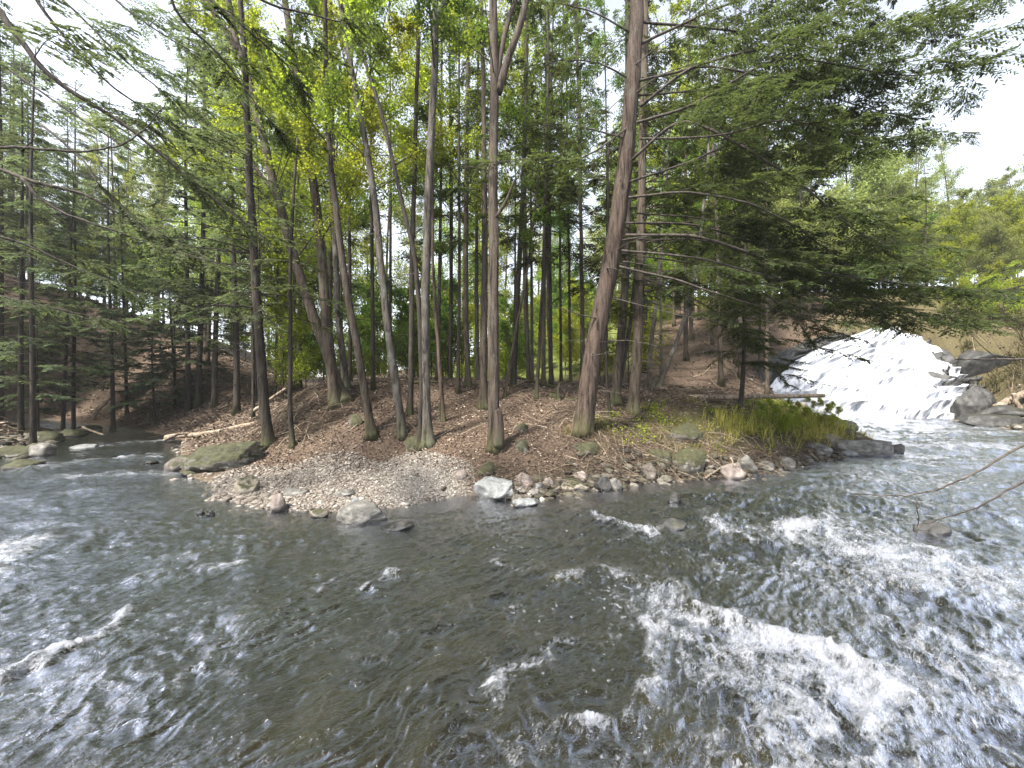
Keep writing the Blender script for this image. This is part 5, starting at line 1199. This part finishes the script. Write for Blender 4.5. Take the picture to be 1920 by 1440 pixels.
# ---- fallen logs, stump, cables
def log(label, px, w0, w1, mt='dead', name='fallen_log', cat='log', seed=0, stubs=3, lift=None):
    rng = np.random.default_rng(seed+900)
    q = np.array([P(a, b_, d_) for a, b_, d_ in px])
    s_ = np.linspace(0, len(q)-1, max(10, len(q)*6)); q2 = np.stack([np.interp(s_, np.arange(len(q)), q[:, c]) for c in range(3)], 1)
    q2 += np.cumsum(rng.normal(0, .006, q2.shape), 0)
    rr = np.linspace(w0, w1, len(q2))/2/FPX*q[0, 1]
    g = Geo(); tube(g, q2, rr, 9, rough=.12, seed=seed)
    if stubs:
        p, dd = interp(q2, rng.uniform(.1, .95, stubs)); e = p+unit(rng.normal(0, 1, (stubs, 3))+np.array([0, 0, .8]))*rng.uniform(.12, .4, (stubs, 1)); sticks(g, p, e, .012, .005)
    base = q2[0]
    return tag(obj(name, g.mesh(name, M[mt], origin=base), None, base), label, cat)
log('long thin fallen trunk lying level across the grass towards the waterfall', [(1195, 748, 15), (1300, 745, 14.8), (1420, 743, 14.6), (1545, 741, 14.4)], 11, 7, seed=1, stubs=9)
log('short rotten log behind the path left of the biggest trunk', [(1030, 742, 12.3), (1060, 748, 12.2), (1095, 754, 12.1)], 12, 8, 'bark_dark', seed=2)
log('dark fallen limb from the rotten stump to the far trees', [(968, 706, 15), (1000, 716, 14.2), (1040, 726, 13.6)], 6, 4, 'bark_dark', seed=3)
log('jagged rotten stump on the path left of the biggest trunk', [(1048, 752, 12.0), (1046, 735, 12.0), (1047, 714, 12.0)], 10, 5, 'bark_dark', 'stump', 'stump', 4, 2)
log('driftwood log lying from the mound down to the end of the left stream', [(312, 820, 14.2), (370, 815, 13.9), (430, 805, 13.6), (480, 792, 13.2)], 9, 8, seed=5)
log('bleached driftwood pole at the far end of the left stream', [(318, 804, 17.5), (335, 800, 17.4), (355, 795, 17.3)], 5, 4, seed=6)
log('thin driftwood limb arching over the water at the end of the left stream', [(308, 826, 13.6), (335, 812, 13.8), (362, 812, 14)], 6, 4, seed=7)
log('pale broken pole propped against the stout leaning hemlock', [(175, 782, 17.0), (188, 762, 17.2), (205, 742, 17.4)], 5, 4, seed=8)
log('pale stick dipping into the left stream by the dark ledge', [(155, 800, 15.6), (175, 808, 15.2), (195, 814, 14.9)], 4, 3, seed=9, stubs=2)
log('leaning dead trunk crossing the brown slope at the bend of the left stream', [(238, 755, 20), (262, 768, 20), (290, 780, 20)], 6, 5, 'bark_dark', seed=10)
log('dead pole slanting up left beside the slim dark trunk', [(478, 770, 13.5), (500, 752, 13.3), (535, 728, 13.0)], 7, 4, seed=11)
log('fallen branch along the sunny left face of the mound', [(555, 812, 10.6), (580, 780, 10.9), (612, 752, 11.2)], 6, 3, 'bark_dark', seed=12, stubs=6)
log('brown trunk propped on the dark ledge at the right edge', [(1868, 764, 20.5), (1900, 748, 20.6), (1960, 722, 20.8)], 12, 14, seed=13)
log('short pale stub standing across the propped trunk at the right edge', [(1915, 772, 20.2), (1905, 752, 20.2), (1900, 738, 20.2)], 8, 6, seed=14, stubs=1)
log('fallen pole on the leaves between the patchy grey trunk and the thin reddish stem', [(772, 718, 12.7), (800, 716, 12.7), (832, 716, 12.8)], 5, 4, 'bark_dark', seed=15)
for k, (lab, px) in enumerate([('pale arched dry stem in front of the big round mossy stone', [(1300, 892, 9.0), (1302, 872, 9.05), (1312, 856, 9.1), (1330, 852, 9.1)]), ('pale stick slanting from the water to the bank by the round mossy stone', [(1322, 896, 8.8), (1340, 882, 8.95), (1356, 872, 9.1)]),
                               ('pale upright stick leaning on the pinkish grey block', [(1372, 900, 8.8), (1377, 880, 8.9), (1373, 858, 9.0)]), ('forked bleached branch lying on the bank above the beige oval stone', [(1058, 862, 8.7), (1050, 875, 8.5), (1042, 890, 8.3), (1022, 896, 8.2)]),
                               ('long curved dry branch lying right of the forked bleached one', [(1055, 884, 8.4), (1085, 868, 8.7), (1130, 858, 8.9), (1175, 852, 9.1)]), ('straight dry branch lying across the twigs near the mossy hummock', [(1185, 846, 9.3), (1205, 856, 9.1), (1228, 862, 9.0)]),
                               ('dry branch bent over the hollow hummock', [(1188, 842, 9.5), (1215, 830, 9.8), (1248, 827, 10)]), ('short pale stick poking into the water at the island tip', [(1518, 845, 10.9), (1528, 856, 10.6), (1542, 866, 10.3)]),
                               ('bleached crooked branch on the shore by the square grey block', [(1443, 862, 10), (1444, 850, 10.1), (1458, 842, 10.2), (1462, 836, 10.2)])]):
    log(lab, px, 4.2, 2.2, 'dead', 'dry_branch', 'branch', 30+k, 3)

def cable(label, a, b_, sag, r, name='cable'):
    A, B = P(*a), P(*b_); t = np.linspace(0, 1, 30)[:, None]; q = A+(B-A)*t; q[:, 2] -= sag*4*(t*(1-t))[:, 0]
    g = Geo(); tube(g, q, r, 6)
    m, nt, out = mat('cable_sheath'); bs = N(nt, 'ShaderNodeBsdfPrincipled'); nz = noise(nt, coord(nt), 20)
    L(nt, ramp(nt, nz.outputs[0], [(.3, (.05, .05, .05)), (.7, (.10, .10, .10))]).outputs[0], bs.inputs['Base Color']); L(nt, bs.outputs[0], out.inputs[0])
    return tag(obj(name, g.mesh(name, m, origin=A), None, A), label, name)
cable('thin overhead cable crossing in front of the pale trees at the right', (1560, 415, 46), (1990, 318, 40), .25, .03)
cable('slanting thin line hanging down through the sky at the upper right', (1845, -40, 18), (1700, 345, 26), .1, .012)
m, nt, out = mat('galvanised_rail'); bs = N(nt, 'ShaderNodeBsdfPrincipled'); nz = noise(nt, coord(nt), 15)
L(nt, ramp(nt, nz.outputs[0], [(.3, (.55, .56, .57)), (.7, (.72, .73, .74))]).outputs[0], bs.inputs['Base Color']); bs.inputs['Metallic'].default_value = .3; bs.inputs['Roughness'].default_value = .45; L(nt, bs.outputs[0], out.inputs[0])
A = P(1690, 496, 36); root = thing('guard_rail', 'pale metal rail on posts high on the right hillside among the trees', 'rail', A)
q = np.array([P(1690, 496, 36), P(1760, 485, 36), P(1830, 476, 36), P(1895, 464, 36)])
g = Geo(); tube(g, q, .03, 8); obj('rail', g.mesh('rail', m, origin=A), root)
for k in range(4):
    b2 = q[k].copy(); zt_ = min(tz(b2[0], b2[1]), b2[2]-1.0); g = Geo(); tube(g, np.array([[b2[0], b2[1]+.1, zt_-.1], [b2[0], b2[1]+.1, b2[2]+.06]]), .02, 8); obj('post', g.mesh('post', m, origin=A), root)

# ================================================================== air
hz = Geo(); hx = np.array([[a, b_, c_] for c_ in (-9, 62) for b_ in (-60, 170) for a in (-170, 170)], float)
hz.add(hx, [[0, 2, 3, 1], [4, 5, 7, 6], [0, 1, 5, 4], [2, 6, 7, 3], [0, 4, 6, 2], [1, 3, 7, 5]])
m, nt, out = mat('haze'); pv = N(nt, 'ShaderNodeVolumePrincipled'); pv.inputs['Color'].default_value = (.9, .92, .95, 1); pv.inputs['Density'].default_value = .0007; pv.inputs['Anisotropy'].default_value = .3
L(nt, pv.outputs[0], out.inputs['Volume'])
tag(obj('haze', hz.mesh('haze', m, False)), None, None, None, 'stuff')

# ================================================================== light, sky, camera
SUN_AZ, SUN_EL = R(-138), R(54)       # azimuth from +Y towards +X
w = bpy.data.worlds.new('World'); bpy.context.scene.world = w; w.use_nodes = True
nt = w.node_tree; nt.nodes.clear()
sky = nt.nodes.new('ShaderNodeTexSky'); sky.sky_type = 'NISHITA'; sky.sun_disc = False; sky.sun_elevation = SUN_EL; sky.sun_rotation = SUN_AZ
sky.air_density = 1.0; sky.dust_density = 0.4; sky.ozone_density = 1.0
hs = nt.nodes.new('ShaderNodeHueSaturation'); hs.inputs['Saturation'].default_value = 0.35
bg = nt.nodes.new('ShaderNodeBackground'); bg.inputs['Strength'].default_value = 0.10
o_ = nt.nodes.new('ShaderNodeOutputWorld')
nt.links.new(sky.outputs[0], hs.inputs['Color']); tcw = nt.nodes.new('ShaderNodeTexCoord'); cn = noise(nt, tcw.outputs['Generated'], 2.6, 6, .6, .4)
cm = mixc(nt, 1.0, hs.outputs[0], ramp(nt, cn.outputs[0], [(.3, (.78, .79, .84)), (.7, (1.2, 1.2, 1.2))]).outputs[0], 'MULTIPLY'); nt.links.new(cm, bg.inputs['Color']); nt.links.new(bg.outputs[0], o_.inputs[0])
sl = bpy.data.lights.new('sun', 'SUN'); sl.energy = 4.0; sl.angle = R(8); sl.color = (1.0, .95, .86)
so = bpy.data.objects.new('sun', sl); C.objects.link(so)
dv = Vector((math.sin(SUN_AZ)*math.cos(SUN_EL), math.cos(SUN_AZ)*math.cos(SUN_EL), math.sin(SUN_EL)))
so.rotation_euler = (-dv).to_track_quat('-Z', 'Y').to_euler(); so.location = dv*60
cam = bpy.data.cameras.new('camera'); co_ = bpy.data.objects.new('camera', cam); C.objects.link(co_)
co_.location = (0, 0, CAMZ); co_.rotation_euler = (R(90), 0, 0)
cam.sensor_width = 36; cam.lens = 36*FPX/1920; cam.shift_y = -(720-HZ)/1920; cam.clip_start = .05; cam.clip_end = 2000
sc = bpy.context.scene; sc.camera = co_
sc.render.engine = 'CYCLES'
sc.view_settings.view_transform = 'Standard'; sc.view_settings.look = 'None'; sc.view_settings.gamma = 1; sc.view_settings.exposure = 2.2
cy = sc.cycles
cy.max_bounces = 9; cy.diffuse_bounces = 5; cy.glossy_bounces = 3; cy.transmission_bounces = 4; cy.transparent_max_bounces = 8; cy.use_denoising = True
cy.caustics_reflective = False; cy.caustics_refractive = False; cy.sample_clamp_indirect = 8
for nm in [o.name for o in bpy.data.objects if 'used' in o.keys()]:
    o = bpy.data.objects[nm]
    if o['used']: del o['used']; continue
    for cn_ in [c_.name for c_ in o.children]: bpy.data.objects.remove(bpy.data.objects[cn_])
    bpy.data.objects.remove(o)
for o in bpy.data.objects:
    if 'used' in o.keys(): del o['used']
